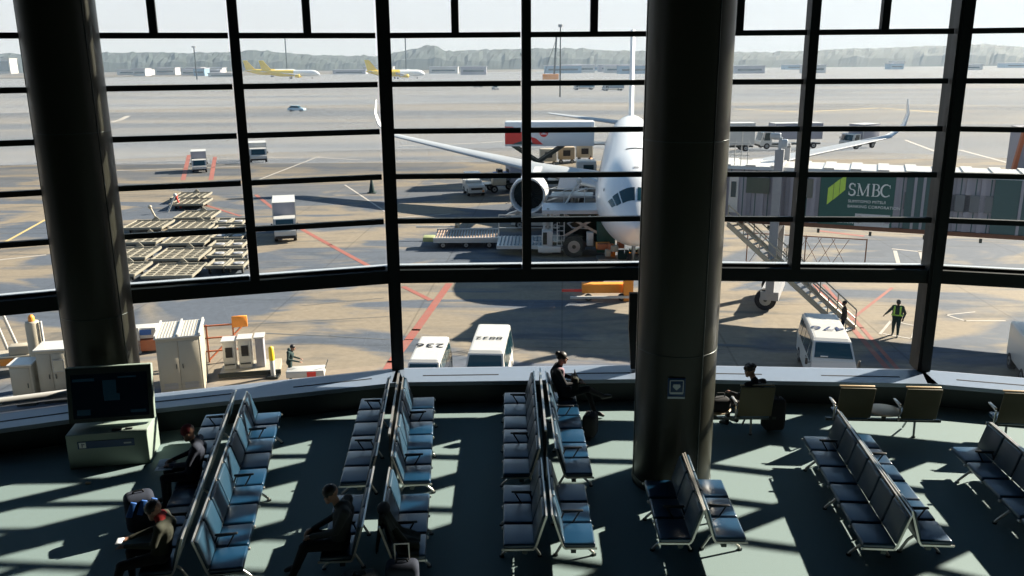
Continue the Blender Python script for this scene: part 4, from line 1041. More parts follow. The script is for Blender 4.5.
for x in (.40, .85): b.bar((x, -.4, .4), (x, -.4, 3.0), .06, .06, white_m)
for k in range(8): b.bar((.40, -.4, .5 + .32 * k), (.85, -.4, .5 + .32 * k), .04, .04, white_m)
b.build('ladder', ld)
b = MB()
b.tube([(2.6, 0, 2.7), (1.1, 0, 2.2), (1.4, 0, 1.9), (2.6, 0, 1.85)], .05, ledge_m)
for a_, c_ in (((.9, 1.9), (3.4, 3.4)), ((.9, 3.3), (3.4, 1.9))):
    for y in (-.2, 2.4): b.bar((a_[0], y, a_[1] - .5), (c_[0], y, c_[1] - .5), .09, .16, steel_m)
b.build('scissor_arm', ld)
b = MB(); b.box((1.6, 1.1, 3.05), (4.4, 3.0, .18), ledge_m); b.box((1.6, -.42, 3.02), (4.4, .08, .24), ledge_m)
for z in (3.6, 4.1): b.bar((-.5, 2.6, z), (3.7, 2.6, z), .05, .05, white_m)
for x in (-.5, .9, 2.3, 3.7): b.bar((x, 2.6, 3.1), (x, 2.6, 4.1), .05, .05, white_m)
b.build('upper_platform', ld)
b = MB(); b.box((1.9, 1.1, .85), (4.4, 2.6, .35), darkmetal_m); b.rbox((2.55, -.3, 1.25), (.45, .5, .9), white_m, .05, 2); b.rbox((3.6, .2, 1.5), (1.2, 1.2, 2.4), mat('dark green hood', (.015, .07, .055), .5), .05, 2); b.rbox((1.9, 1.8, 1.9), (2.6, .5, 1.9), darkmetal_m, .05, 2); b.build('chassis', ld)
for x in (1.5,):
    for y in (-.35, 2.3):
        b = MB(); b.wheel((x, y, .74), .74, .42, axis=(0, 1, 0)); b.build('wheel', ld)
b = MB(); b.tube([(1.0, 2.2, 3.1), (1.6, 2.2, 4.2), (1.9, 2.2, 4.6)], .07, white_m); b.ball((1.9, 2.2, 4.7), (.20, .20, .20), white_m); b.build('flood_lamp', ld)
# curved belt canopy against the fuselage
# cargo compartment container half way up
cn = thing('cargo_hoist', 'white box with curved hood lifted against the fuselage beside the cockpit', 'cargo hoist', (4.55, 60.4, A0 + 0.0), math.radians(-7))
b = MB(); b.prism([(-1.3, 3.9), (-1.1, 4.75), (.2, 4.75), (.2, 3.9)], -.8, .8, planewhite_m, 'Y'); b.build('shell', cn)
b = MB(); b.loft([[(.2 + 2.0 * math.sin(t * PI / 16), y, 2.9 + 1.85 * math.cos(t * PI / 16) + o_) for y, o_ in ((-.8, 0), (.8, 0), (.8, .12), (-.8, .12))] for t in range(8)], planewhite_m); b.build('curved_hood', cn)
b = MB(); b.box((-.3, 0, 3.42), (2.9, 1.8, .14), steel_m); b.bar((-.3, 0, 0), (-.3, 0, 3.4), .2, .2, steel_m); b.box((-.3, 0, .1), (2.2, 1.6, .2), steel_m); b.build('lifting_frame', cn)
bl = thing('belt_loader', 'dark belt loader with white side panel behind the airliner engine', 'belt loader', (2.2, 66.0, A0), math.radians(-14))
b = MB(); b.bar((-2.6, 0, .9), (3.6, 0, 3.1), 1.2, .22, steel_m); b.build('belt', bl); b = MB(); b.rbox((0, 0, .65), (4.2, 1.7, .7), white_m, .05, 2); b.build('chassis', bl)
for x in (-1.4, 1.4):
    for y in (-.8, .8):
        b = MB(); b.wheel((x, y, .36), .36, .22, axis=(0, 1, 0)); b.build('wheel', bl)
b = MB()
for z in (0.5, 1.0): b.bar((-2.6, -.62, .9 + z), (3.6, -.62, 3.1 + z), .04, .04, white_m)
b.build('railing', bl)
# tow tractor and trailer behind the engine
p = G(477, 196.5); tt = thing('tow_tractor', 'small white tow tractor with orange light, left of the engine', 'tow tractor', (p.x, p.y, A0), math.radians(14))
b = MB(); b.prism([(0, .35), (0, .9), (.2, 1.05), (1.4, 1.1), (1.5, 1.3), (3.0, 1.3), (3.0, .35)], -.8, .8, white_m, 'X'); b.build('bodywork', tt)
b = MB(); b.box((0, -.01, .72), (1.1, .04, .2), black_m); b.box((.62, -.02, .5), (.2, .05, .14), orange_m); b.build('grille', tt)
b = MB()
for x in (-.65, .65):
    for y in (1.5, 2.7): b.bar((x, y, 1.25), (x, y, 2.0), .06, .06, white_m)
b.box((0, 2.1, 2.03), (1.5, 1.5, .06), white_m); b.build('canopy', tt)
for x in (-.7, .7):
    for y in (.6, 2.3):
        b = MB(); b.wheel((x, y, .36), .36, .24); b.build('wheel', tt)
p = G(500, 196); tr = thing('cargo_trailer', 'grey box cargo trailer between tow tractor and engine', 'trailer', (p.x + 1.0, p.y + 2.2, A0), math.radians(14))
b = MB(); b.rbox((1.9, 1.0, 1.75), (3.8, 2.0, 1.7), lilac_m, .05, 2); b.build('cargo_box', tr)
b = MB(); b.box((.6, 1.0, .78), (6.6, 1.9, .18), darkmetal_m); b.rbox((-1.2, -.1, 1.15), (1.3, .9, .65), cream_m, .04, 2); b.build('flatbed', tr)
for x in (-1.6, .3, 3.2):
    for y in (0.1, 1.9):
        b = MB(); b.wheel((x, y, .36), .36, .22, axis=(0, 1, 0)); b.build('wheel', tr)
b = MB()
for k in range(7): b.rbox((-1.5 + .33 * k, 1.1, 1.3 + .3 * (k % 3)), (.5, .9, .6), (darkteal_m, blue_m, black_m)[k % 3], .06, 2)
b.build('stacked_bags', tr)

# ---- catering truck with raised body behind the wing
ct = thing('catering_truck', 'high-lift catering truck, white body with red corner and round red emblem, behind the wing', 'truck', (3.75, 85.5, A0 - .0), math.radians(-2))
b = MB(); b.rbox((0, 0, 5.60), (8.6, 2.4, 2.3), planewhite_m, .05, 2); cb = b.build('cargo_box', ct)
b = MB(); b.add([(-4.28, -1.215, 4.65), (-1.7, -1.215, 4.65), (-2.5, -1.215, 5.7), (-3.5, -1.215, 6.3), (-4.28, -1.215, 6.35)], [(0, 1, 2, 3, 4)], red_m)
b.add([(-3.7, -1.225, 4.62), (-1.2, -1.225, 4.62), (-2.3, -1.225, 5.1)], [(0, 1, 2)], darkteal_m)
b.add([(-1.6, -1.225, 4.62), (-.6, -1.225, 4.62), (-1.3, -1.225, 5.2), (-1.8, -1.225, 5.35)], [(0, 1, 2, 3)], red_m); b.build('livery', cb)
b = MB(); b.cyl((-.55, -1.205, 5.75), (-.55, -1.23, 5.75), .42, red_m, n=24); b.cyl((-.55, -1.20, 5.85), (-.55, -1.24, 5.85), .20, planewhite_m, n=16); b.box((-.55, -1.238, 5.62), (.6, .02, .08), planewhite_m); b.build('emblem', cb)
b = MB(); b.box((.65, -1.215, 5.82), (.9, .02, .14), lilac_m); b.build('lettering', cb)
b = MB()
for y in (-.8, .8):
    b.bar((-3.6, y, 1.2), (1.4, y, 4.5), .18, .3, darkmetal_m); b.bar((-3.6, y, 4.5), (1.4, y, 1.2), .18, .3, darkmetal_m)
b.build('scissor_arm', ct)
b = MB(); b.box((-.4, 0, .95), (9.0, 2.2, .35), darkmetal_m); b.build('chassis', ct)
b = MB(); b.rbox((3.6, 0, 2.0), (1.9, 2.3, 1.9), white_m, .08, 3); b.box((4.57, 0, 2.3), (.03, 2.0, .7), carglass_m); b.box((3.8, -1.16, 2.3), (1.0, .03, .7), carglass_m); b.build('cab', ct)
for x in (-3.2, 3.3):
    for y in (-1.0, 1.0):
        b = MB(); b.wheel((x, y, .5), .5, .3, axis=(0, 1, 0)); b.build('wheel', ct)
b = MB(); b.box((4.9, 0, 4.6), (1.6, 2.2, .12), steel_m); b.rbox((3.4, -1.0, 6.0), (.05, .05, .05), steel_m, .01, 1)
b.loft([[(3.2 + .25 * k, y, 4.6 + 1.3 + .35 * math.sin(PI * k / 9)) for k in range(10)] for y in (-1.4, -.2)], white_m, False, False); b.build('bridge_platform', ct)
for k, (x, z) in enumerate(((3.2, 182),)): pass

for k, (px, py, lab, mm) in enumerate(((548, 165, 'left', cream_m), (566, 163, 'middle', mat('sand box', (.34, .27, .18), .6)), (584, 161, 'right', cream_m))):
    q = G(px, py)
    bt2 = thing('baggage_trailer', lab + ' one of three boxy beige baggage trailers beyond the airliner wing', 'trailer', (q.x, q.y, A0), .05, 'baggage trailers beyond the wing')
    b = MB(); b.rbox((0, 0, 1.25), (2.0, 1.5, 1.5), mm, .05, 2); b.build('box', bt2)
    b = MB(); b.box((0, -.77, 1.3), (.9, .03, .7), black_m); b.build('opening', bt2)
    for x in (-.7, .7): b = MB(); b.wheel((x, -.6, .25), .25, .15, axis=(0, 1, 0)); b.build('wheel', bt2)
q = G(596, 171); person('person', 'ground worker in orange standing beside the airliner fuselage behind the wing', (q.x - .6, q.y, A0), 1.0, stand(), orange_m, cloth_navy_m)
# ---- luggage dollies
deck_m = mat('worn beige dolly deck', (.21, .19, .145), .7, 0, .15, 3)
wb_m = mat('weathered beige rail', (.25, .235, .19), .6)
def dolly_proto():
    t = thing('container_dolly', None, 'luggage dolly', (0, 0, A0), 0)
    b = MB(); b.box((0, 0, .42), (2.9, 3.3, .10), deck_m)
    for s in (-1, 1): b.box((0, s * 1.65, .50), (2.9, .08, .14), wb_m); b.box((s * 1.45, 0, .50), (.08, 3.3, .14), wb_m)
    for x in (-.95, -.32, .32, .95): b.box((x, 0, .485), (.06, 3.2, .04), wb_m)
    b.build('deck', t); b = MB()
    for x in (-1.2, -.64, 0, .64, 1.2):
        for y in (-1.3, -.85, -.4, .05, .5, .95, 1.4): b.cyl((x - .2, y, .49), (x + .2, y, .49), .03, wb_m, n=6)
    b.build('rollers', t)
    for x in (-1.1, 1.1):
        for y in (-.8, .8):
            b = MB(); b.wheel((x, y, .2), .2, .14); b.build('wheel', t)
    b = MB(); b.add([(-.35, 1.72, .5), (.35, 1.72, .5), (0, 1.72, .85), (-.35, 1.78, .5), (.35, 1.78, .5), (0, 1.78, .85)], [(0, 1, 2), (5, 4, 3), (0, 3, 4, 1), (1, 4, 5, 2), (2, 5, 3, 0)], wb_m); b.build('tow_bar', t)
    return t
def pallet_proto():
    t = thing('baggage_cart', None, 'baggage cart', (0, 0, A0), 0)
    b = MB(); b.box((0, 0, .42), (1.05, 2.0, .08), deck_m)
    for s in (-1, 1): b.box((0, s * 1.0, .52), (1.05, .10, .14), wb_m); b.box((s * .52, 0, .52), (.08, 2.0, .14), wb_m)
    b.build('deck', t); b = MB(); b.lathe([(.28, .46), (.34, .48), (.34, .54), (.22, .56), (.001, .50)], grey_m, 16); b.build('turntable', t)
    for x in (-.4, .4):
        for y in (-.6, .6):
            b = MB(); b.wheel((x, y, .2), .2, .10); b.build('wheel', t)
    return t
def copy_tree(o, parent=None):
    c = o.copy(); C.objects.link(c); c.parent = parent
    for ch in o.children: copy_tree(ch, c)
    return c
dp = dolly_proto(); first = True
spots = [(-20.35, 50.9, 'nearest dolly of the middle column'), (-21.55, 55.4, 'second nearest dolly of the middle column'), (-22.8, 60.2, 'third dolly of the middle column counted from the window'), (-24.35, 65.6, 'fourth dolly of the middle column, below the transom'), (-25.7, 70.2, 'fifth dolly of the middle column'), (-28.6, 76.9, 'dolly standing behind the gap, with the tall tow bars'), (-29.9, 80.6, 'farthest luggage dolly, near the box truck'),
         (-23.9, 51.3, 'nearest dolly of the left column, beside the big column'), (-25.1, 55.8, 'second dolly of the left column'), (-26.3, 60.6, 'third dolly of the left column'), (-28.0, 66.0, 'farthest dolly of the left column')]
for x, y, lab in spots:
    o = dp if first else copy_tree(dp); first = False
    o.location = (x, y, A0); o.rotation_euler.z = math.radians(4); o['label'] = 'beige flat ' + lab; o['group'] = 'container dollies parked in columns'
pp_ = pallet_proto(); first = True
for k in range(6):
    for j in range(2):
        o = pp_ if first else copy_tree(pp_); first = False
        x = -18.25 - .93 * k + j * 1.22 + .01 * k * k; y = 52.6 + 2.9 * k
        o.location = (x, y, A0); o.rotation_euler.z = math.radians(3)
        row = ('nearest', 'second nearest', 'third nearest', 'third farthest', 'second farthest', 'farthest')[k]
        o['label'] = 'small cream baggage cart, %s row, %s of its pair' % (row, ('left', 'right')[j]); o['group'] = 'baggage carts right of the dollies'
# tall tow bars
for (px, py, px2, py2, m, lab) in ((150, 207, 158, 222, cream_m, 'pale tow bar leaning on the left luggage dolly'), (175, 195, 168, 212, white_m, 'white tow bar raised among the far dollies'), (176, 196, 181, 208, red_m, 'red tow bar raised among the far dollies'), (190, 209, 190, 203, black_m, 'short black bollard between the far dollies')):
    Yb = G(px2, py2).y; t_ = AT(px, py, Yb); bb = G(px2, py2)
    o = thing('tow_bar' if 'tow' in lab else 'bollard', lab, 'tow bar' if 'tow' in lab else 'bollard', bb)
    MB().tube([(0, 0, .0), tuple(t_ - bb)], .08, m).build('bar', o); MB().ball(tuple(t_ - bb), (.16, .16, .16), m).build('eye', o)
cone_p = G(372, 193)
cn_ = thing('traffic_cone', 'dark traffic cone alone on the open apron, upper centre left', 'cone', cone_p)
b = MB(); b.lathe([(.02, 1.5), (.06, 1.5), (.30, .08)], worker_m, 16); b.build('cone', cn_); MB().box((0, 0, .04), (.8, .8, .08), worker_m).build('base', cn_)

# ================================================================= BOARDING BRIDGE
BA, BB = Vector((9.2, 46.6, 0)), Vector((32.0, 37.2, 0))
bu = (BB - BA).normalized(); BL = (BB - BA).length; bn = Vector((-bu.y, bu.x, 0))
def on_bridge(px, py, off_=0.0):                     # where a pixel meets the camera-side face of the bridge: (distance along, z above apron)
    d = ray(px, py); o = BA - bn * 1.35
    t = (o.dot(bn)) / d.dot(bn); P_ = Vector((d.x * t, d.y * t, H + d.z * t))
    return (P_ - BA).dot(bu), P_.z - A0
brown_m = mat('weathered brown paint', (.16, .075, .045), .7)
lilac2_m = mat('darker lilac cladding', (.20, .205, .24), .55)
br = thing('boarding_bridge', 'long grey corrugated boarding bridge with a green bank sign, right of the column', 'boarding bridge', (BA.x, BA.y, A0), math.atan2(bu.y, bu.x))
ZB, ZT = 4.68, 7.22
b = MB(); b.box((BL / 2, 0, (ZB + ZT) / 2), (BL, 2.7, ZT - ZB), lilac_m)
k = 0
while k * .62 < BL:
    for s in (-1, 1): b.box((k * .62, s * 1.385, (ZB + ZT) / 2), (.22, .08, ZT - ZB), lilac_m if k % 3 else lilac2_m); b.box((k * .62 + .31, s * 1.352, (ZB + ZT) / 2), (.05, .02, ZT - ZB), darkteal_m)
    k += 1
tun = b.build('tunnel', br)
b = MB(); b.prism([(-1.5, ZT), (-1.42, ZT + .16), (1.42, ZT + .16), (1.5, ZT)], -.1, BL, white_m, 'X')
k = 0
while k * 1.24 < BL: b.box((k * 1.24, 0, ZT + .19), (.5, 2.9, .07), white_m); k += 1
b.build('roof', br)
b = MB(); b.box((BL / 2, -1.42, ZB - .10), (BL, .16, .20), brown_m); b.box((BL / 2, 1.42, ZB - .10), (BL, .16, .20), brown_m)
k = 0
while k * 2.4 < BL: b.box((k * 2.4, -1.45, ZB - .36), (.12, .12, .2), darkmetal_m); k += 1
b.build('floor_beam', br)
def panel(x0, x1, z0, z1, m, name, dy=-1.42, th=.05, parent=None):
    bq = MB(); bq.box(((x0 + x1) / 2, dy, (z0 + z1) / 2), (abs(x1 - x0), th, z1 - z0), m); return bq.build(name, parent or br)
for a, c in (((905, 200), (935, 200)), ((993, 200), (1024, 200))):
    x0 = on_bridge(*a)[0]; x1 = on_bridge(*c)[0] + (2.5 if c[0] > 1000 else 0)
    panel(x0, x1, ZB, ZT, darkteal_m, 'end_frame', -1.415, .05)
    bq = MB(); 
    for q in (.3, .6): bq.box((x0 + (x1 - x0) * q, -1.45, (ZB + ZT) / 2), (.12, .05, ZT - ZB), lilac_m)
    bq.build('rib', br)
x0 = on_bridge(897, 200)[0]; x1 = on_bridge(995, 200)[0]
panel(x0 + .3, x1, ZB + .95, ZB + 1.75, mat('smoked glass band', (.07, .10, .13), .25), 'glass_band', -1.405, .04)
x0 = on_bridge(743, 195)[0]; x1 = on_bridge(771, 195)[0]
panel(x0 + .15, x1 - .1, ZB + 1.35, ZB + 2.15, mat('olive glass', (.04, .07, .06), .2), 'window', -1.42)
x0 = on_bridge(806, 190)[0]; x1 = on_bridge(813, 190)[0]; panel(x0, x1, ZB + 1.25, ZB + 2.2, carglass_m, 'window', -1.42)
x0 = on_bridge(729, 195)[0]; x1 = on_bridge(738, 195)[0]; panel(x0, x1, ZB + .3, ZB + 2.3, white_m, 'service_door', -1.42); panel(x0 + .1, x1 - .1, ZB + 1.1, ZB + 1.9, carglass_m, 'door_glass', -1.45, .03)
# bank sign
sx0 = on_bridge(820, 200)[0]; sx1 = on_bridge(894, 200)[0]; sw = sx1 - sx0
panel(sx0, sx1, ZB - .05, ZT - .05, green_m, 'bank_sign', -1.45, .06)
sg = [o for o in br.children if o.name.startswith('bank_sign')][0]
FM = TR(0, -1.49, 0) @ RX(PI / 2)
def stext(s, x, z, size, m, sx=1.0): return text_mesh(s, size, m, 'lettering', sg, TR(x, -1.49, z) @ RX(PI / 2), .006, sx=sx, align='LEFT')
lt_m = mat('pale letters', (.70, .74, .74), .5)
z_l = ZB + 1.98; x_l = sx0 + sw * .385
def serif_text(s, x, z, h, m):
    """thick-thin roman capitals drawn from strokes"""
    b_ = MB(); y = -1.487
    def st(x0_, z0_, x1_, z1_, w_): b_.bar((x + x0_ * h, y, z + z0_ * h), (x + x1_ * h, y, z + z1_ * h), .012, w_ * h, m)
    def arc(cx_, cz_, rx_, rz_, a0, a1, w0, w1, n_=10):
        for k_ in range(n_):
            t0, t1 = math.radians(a0 + (a1 - a0) * k_ / n_), math.radians(a0 + (a1 - a0) * (k_ + 1) / n_)
            wv = w0 + (w1 - w0) * math.sin(PI * (k_ + .5) / n_)
            st(cx_ + rx_ * math.cos(t0), cz_ + rz_ * math.sin(t0), cx_ + rx_ * math.cos(t1), cz_ + rz_ * math.sin(t1), wv)
    for ch, o_ in s:
        if ch == 'S':
            arc(o_ + .24, .73, .20, .24, 20, 270, .05, .13); arc(o_ + .24, .26, .23, .24, 90, -165, .05, .14); st(o_ + .44, .95, o_ + .44, .70, .04); st(o_ + .02, .05, o_ + .02, .32, .04)
        if ch == 'M':
            st(o_ + .10, .02, o_ + .10, .98, .05); st(o_ + .10, .98, o_ + .45, .04, .12); st(o_ + .45, .04, o_ + .80, .98, .05); st(o_ + .80, .98, o_ + .82, .02, .12)
            for q in (.10, .82): st(o_ + q - .12, .02, o_ + q + .12, .02, .04)
            for q in (.06, .86): st(o_ + q - .10, .98, o_ + q + .08, .98, .04)
        if ch == 'B':
            st(o_ + .14, .02, o_ + .14, .98, .13); st(o_, .02, o_ + .35, .02, .045); st(o_, .98, o_ + .32, .98, .045); st(o_ + .14, .52, o_ + .35, .52, .04)
            arc(o_ + .32, .75, .20, .23, 90, -90, .05, .12); arc(o_ + .34, .27, .24, .25, 90, -90, .05, .13)
        if ch == 'C':
            arc(o_ + .40, .50, .36, .48, 45, 315, .05, .14, 16); st(o_ + .68, .95, o_ + .68, .68, .04); st(o_ + .66, .05, o_ + .66, .18, .04)
    return b_.build('lettering', sg)
hh = .86
fac = sw * .55 / (3.05 * hh)
serif_text([('S', 0), ('M', .62), ('B', 1.70), ('C', 2.36)], x_l, ZB + 1.48, hh * min(1.0, fac), lt_m)
stext('SUMITOMO MITSUI', x_l, ZB + 1.20, .20, lt_m, 1.0); stext('BANKING CORPORATION', x_l, ZB + .95, .20, lt_m, 1.0)
stext('三井住友銀行', sx0 + sw * .07, ZB + .22, .30, lt_m, 1.0)
b = MB()
for i, (h0, h1) in enumerate(((1.00, 1.95), (1.25, 2.20), (1.52, 2.42))):
    xa = sx0 + sw * .10 + i * .27
    b.add([(xa, -1.487, ZB + h0 - .03), (xa + .25, -1.487, ZB + h0 + .22), (xa + .25, -1.487, ZB + h1 + .06), (xa, -1.487, ZB + h1 - .16), (xa, -1.499, ZB + h0 - .03), (xa + .25, -1.499, ZB + h0 + .22), (xa + .25, -1.499, ZB + h1 + .06), (xa, -1.499, ZB + h1 - .16)], [(0, 1, 2, 3), (7, 6, 5, 4), (0, 4, 5, 1), (3, 2, 6, 7)], lime_m)
b.build('emblem', sg)
b = MB(); b.box((sx0 + sw * .735, -1.487, ZB + .30), (sw * .47, .014, .62), ledge_m); b.build('white_strip', sg)
b = MB(); b.cyl((sx0 + sw * .56, -1.49, ZB + .33), (sx0 + sw * .56, -1.50, ZB + .33), .20, grey_m, n=18); b.cyl((sx0 + sw * .56, -1.49, ZB + .33), (sx0 + sw * .56, -1.505, ZB + .33), .12, ledge_m, n=18)
b.box((sx0 + sw * .74, -1.497, ZB + .30), (sw * .16, .006, .14), lilac_m); b.box((sx0 + sw * .86, -1.497, ZB + .30), (.03, .006, .4), lilac_m); b.box((sx0 + sw * .90, -1.497, ZB + .30), (.03, .006, .4), lilac_m); b.cyl((sx0 + sw * .94, -1.49, ZB + .34), (sx0 + sw * .94, -1.50, ZB + .34), .17, lilac_m, n=16); b.build('print', sg)
# cab and bellows at the aircraft end
b = MB(); b.rbox((1.2, .3, 5.9), (2.6, 3.4, 3.0), lilac_m, .1, 2); b.build('cab', br)
b = MB()
for k in range(6): b.box((-.3 - .14 * k, 1.4, 5.8), (.07, 2.4 - .1 * k, 2.7 - .1 * k), grey_m)
b.build('bellows', br)
# lift columns, mast and bogie
xm = on_bridge(776, 215)[0]
b = MB()
for s in (-1, 1): b.bar((xm, s * 1.75, .9), (xm, s * 1.75, 8.3), .34, .42, grey_m)
b.box((xm, 0, 4.2), (.4, 3.8, .35), grey_m); b.build('lift_column', br)
b = MB(); b.bar((xm, -1.75, 8.3), (xm, -1.75, 8.9), .16, .16, ledge_m); b.rbox((xm - .25, -1.75, 8.95), (.5, .25, .3), ledge_m, .05, 2); b.rbox((xm + .2, -1.75, 8.6), (.3, .25, .4), ledge_m, .05, 2); b.box((xm, -1.75, 8.45), (1.0, .1, .1), steel_m); b.build('lamp_cluster', br)
b = MB(); b.box((xm, 0, .8), (.9, 3.6, .45), grey_m); b.build('bogie', br)
for s in (-1, 1):
    for q in (-.2,):
        b = MB(); b.wheel((xm + q, s * 1.5, .55), .55, .36, axis=(0, 1, 0)); b.build('wheel', br)
# white railings on the roof left end
b = MB()
for q in range(6): b.bar((xm - 3.2 + q * .32, -1.2, 7.2), (xm - 3.2 + q * .32, -1.2, 9.2 - (q % 2) * .5), .04, .04, white_m)
for z in (7.9, 8.5): b.bar((xm - 3.3, -1.2, z), (xm - 1.5, -1.2, z), .04, .04, white_m)
b.build('roof_railing', br)
# service stair from the bridge to the apron
S0 = AT(733, 221, 44.3); S1 = Vector((16.1, 39.4, A0 + .1))
st_ = thing('service_stair', 'long steep cream service stair from the boarding bridge down behind minibus 476', 'stair', (S1.x, S1.y, A0), 0)
d = S0 - S1; hd_ = Vector((d.x, d.y, 0)).normalized(); ln_ = Vector((-hd_.y, hd_.x, 0))
b = MB()
for s in (-.48, .48):
    b.bar(ln_ * s + Vector((0, 0, .1)), d + ln_ * s, .08, .24, cream_m)
b.build('stringer', st_)
b = MB()
for k in range(22):
    c = d * (k + .5) / 22; b.add([c - ln_ * .46 - hd_ * .13, c + ln_ * .46 - hd_ * .13, c + ln_ * .46 + hd_ * .13, c - ln_ * .46 + hd_ * .13], [(0, 1, 2, 3)], ledge_m)
b.build('treads', st_)
b = MB()
for s in (-.5, .5):
    for z in (.55, 1.0): b.bar(ln_ * s + Vector((0, 0, z)), d + ln_ * s + Vector((0, 0, z)), .05, .05, cream_m)
    for k in range(8): c = d * k / 7 + ln_ * s; b.bar(c, c + Vector((0, 0, 1.0)), .045, .045, cream_m)
b.build('handrail', st_)
b = MB(); c = d * .35 + ln_ * -.55 + Vector((0, 0, .7)); b.rbox(tuple(c), (.45, .2, .7), grey_m, .03, 2); b.build('control_box', st_)
# orange-white towbar frame under the nose
of = thing('yellow_jack_stand', 'orange and yellow ground equipment beneath the airliner nose', 'ground equipment', (*G(625, 300).to_2d(), A0), 0)
b = MB(); b.box((-1.0, .6, .55), (2.6, .5, .5), orange_m); b.box((.15, 0, .8), (.5, .5, 1.6), orange_m); b.build('body', of)
b = MB(); b.bar((-3.0, -.3, .25), (.3, -.3, .25), .12, .12, white_m); b.bar((-3.4, .6, .4), (-.4, .6, .4), .10, .14, red_m); b.build('tow_bar', of)
for x in (-2.0, -.2): b = MB(); b.wheel((x, -.1, .2), .2, .12, axis=(0, 1, 0)); b.build('wheel', of)
ng = thing('pushback_gear', 'cluttered beige and red equipment behind the nose, under the fuselage', 'ground equipment', (*G(625, 262).to_2d(), A0), 0)
b = MB()
for k in range(12): b.rbox((random.uniform(-1.6, 1.6), random.uniform(-.5, .5), .3 + random.uniform(0, .9)), (random.uniform(.3, .9), .5, random.uniform(.3, .8)), (cream_m, rust_m, worker_m, orange_m)[k % 4], .03, 2)
b.build('cases', ng); b = MB(); b.box((0, 0, .25), (3.6, 1.2, .15), steel_m); b.build('tray', ng)
# lattice fence right of the column
lf = thing('lattice_fence', 'thin brown lattice barrier below the boarding bridge', 'fence', (*G(792, 266).to_2d(), A0), math.radians(-20))
b = MB()
for k in range(7): b.bar((-2.6 + k * .8, 0, 1.9), (-1.6 + k * .8, 0, .1), .03, .03, brown_m); b.bar((-1.6 + k * .8, 0, 1.9), (-2.6 + k * .8, 0, .1), .03, .03, brown_m)
b.build('lattice', lf); b = MB(); b.bar((-2.8, 0, 1.95), (4.2, 0, 1.95), .06, .06, brown_m); b.bar((-2.8, 0, .08), (4.2, 0, .08), .06, .06, brown_m)
for x in (-2.8, .7, 4.2): b.bar((x, 0, 0), (x, 0, 2.0), .07, .07, brown_m)
b.build('frame', lf)
# grey box with orange edge beyond the bridge, right edge
p = G(1012, 180)
gh = thing('highloader_body', 'grey panelled hoist body with rust-orange edge at the right edge, beyond the bridge', 'ground vehicle', (p.x, p.y, A0), math.radians(-8))
b = MB(); b.box((2.6, 1.5, 2.9), (4.4, 3, 5.0), lilac_m); b.build('body', gh); b = MB(); b.bar((-.1, 0, .4), (.6, 0, 5.5), .5, .35, rust_m); b.bar((.6, 0, 5.5), (4.8, 0, 5.5), .5, .25, rust_m); b.build('edge_frame', gh)
for x in (.8, 4.0): b = MB(); b.wheel((x, 0, .5), .5, .3, axis=(0, 1, 0)); b.build('wheel', gh)

# ================================================================= FOREGROUND EQUIPMENT, LEFT
def cabinet(label, p0, rz, w, d, h, m, doors=2, roof=True, vents=False):
    t = thing('equipment_cabinet', label, 'cabinet', (p0[0], p0[1], A0), rz)
    b = MB(); b.rbox((0, d / 2, .12 + (h - .12) / 2), (w, d, h - .12), m, .02, 2); b.box((0, d / 2, .06), (w - .1, d - .1, .12), darkmetal_m); b.build('housing', t)
    for k in range(doors):
        x0 = -w / 2 + .04 + k * (w - .08) / doors; x1 = x0 + (w - .08) / doors - .03
        b = MB(); b.rbox(((x0 + x1) / 2, -.01, h * .52), (x1 - x0, .03, h * .84), m, .006, 1); dr = b.build('door', t)
        b = MB(); b.box((x1 - .10 if k == 0 else x0 + .10, -.04, h * .52), (.03, .03, .18), darkmetal_m); b.build('handle', dr)
        if vents:
            b = MB()
            for q in range(5): b.box(((x0 + x1) / 2, -.03, .35 + q * .05), ((x1 - x0) * .7, .015, .02), grey_m)
            b.build('vent_grille', dr)
    if roof:
        b = MB(); b.box((0, d / 2, h + .03), (w + .10, d + .12, .06), white_m)
        if vents:
            for x in (-w / 2, 0, w / 2): b.box((x, d / 2, h + .10), (.07, d + .1, .10), white_m)
            for k in range(14): b.box((-w / 2 + .1 + k * (w - .2) / 13, d / 2, h + .065), (.03, d, .02), cream_m)
        b.build('roof', t)
    return t
a1 = math.atan2(.45, 1.48)
cabinet('large cream double cabinet with ribbed white roof, right of the left column', (-12.95, 31.9), a1 * .9, 1.62, 2.1, 2.4, cream_m, 2, True, True)
cabinet('tall cream cabinet with small window, left of the left column', (-17.55, 31.2), .18, 1.08, 1.0, 2.15, cream_m, 2)
cabinet('shorter cream cabinet at the far left below the beacon drum', (-18.62, 30.9), .14, .78, .8, 1.65, cream_m, 1)
b = MB(); cw_ = thing('inspection_window', 'small framed window panel on the tall cream cabinet', 'panel', (-17.30, 31.22, A0 + 1.55), .18)
b.box((0, -.05, 0), (.42, .03, .5), steel_m); b.box((0, -.07, 0), (.34, .02, .42), mat('beige pane', (.45, .42, .33), .3)); b.build('frame', cw_)
p = G(27, 357)
dr = thing('beacon_drum', 'tall cream drum with an orange beacon on top, far left', 'beacon', (-19.05, 32.9, A0), 0)
b = MB(); b.lathe([(.26, 0), (.26, 2.7), (.24, 2.75), (.24, 2.8), (.001, 2.82)], cream_m, 24); b.build('drum', dr); b = MB(); b.lathe([(.12, 2.82), (.12, 2.97), (.07, 3.06), (.001, 3.08)], orange_m, 16); b.build('beacon', dr)
b = MB(); b.bar((.34, 0, 0), (.34, 0, 2.8), .08, .08, white_m); b.build('post', dr)
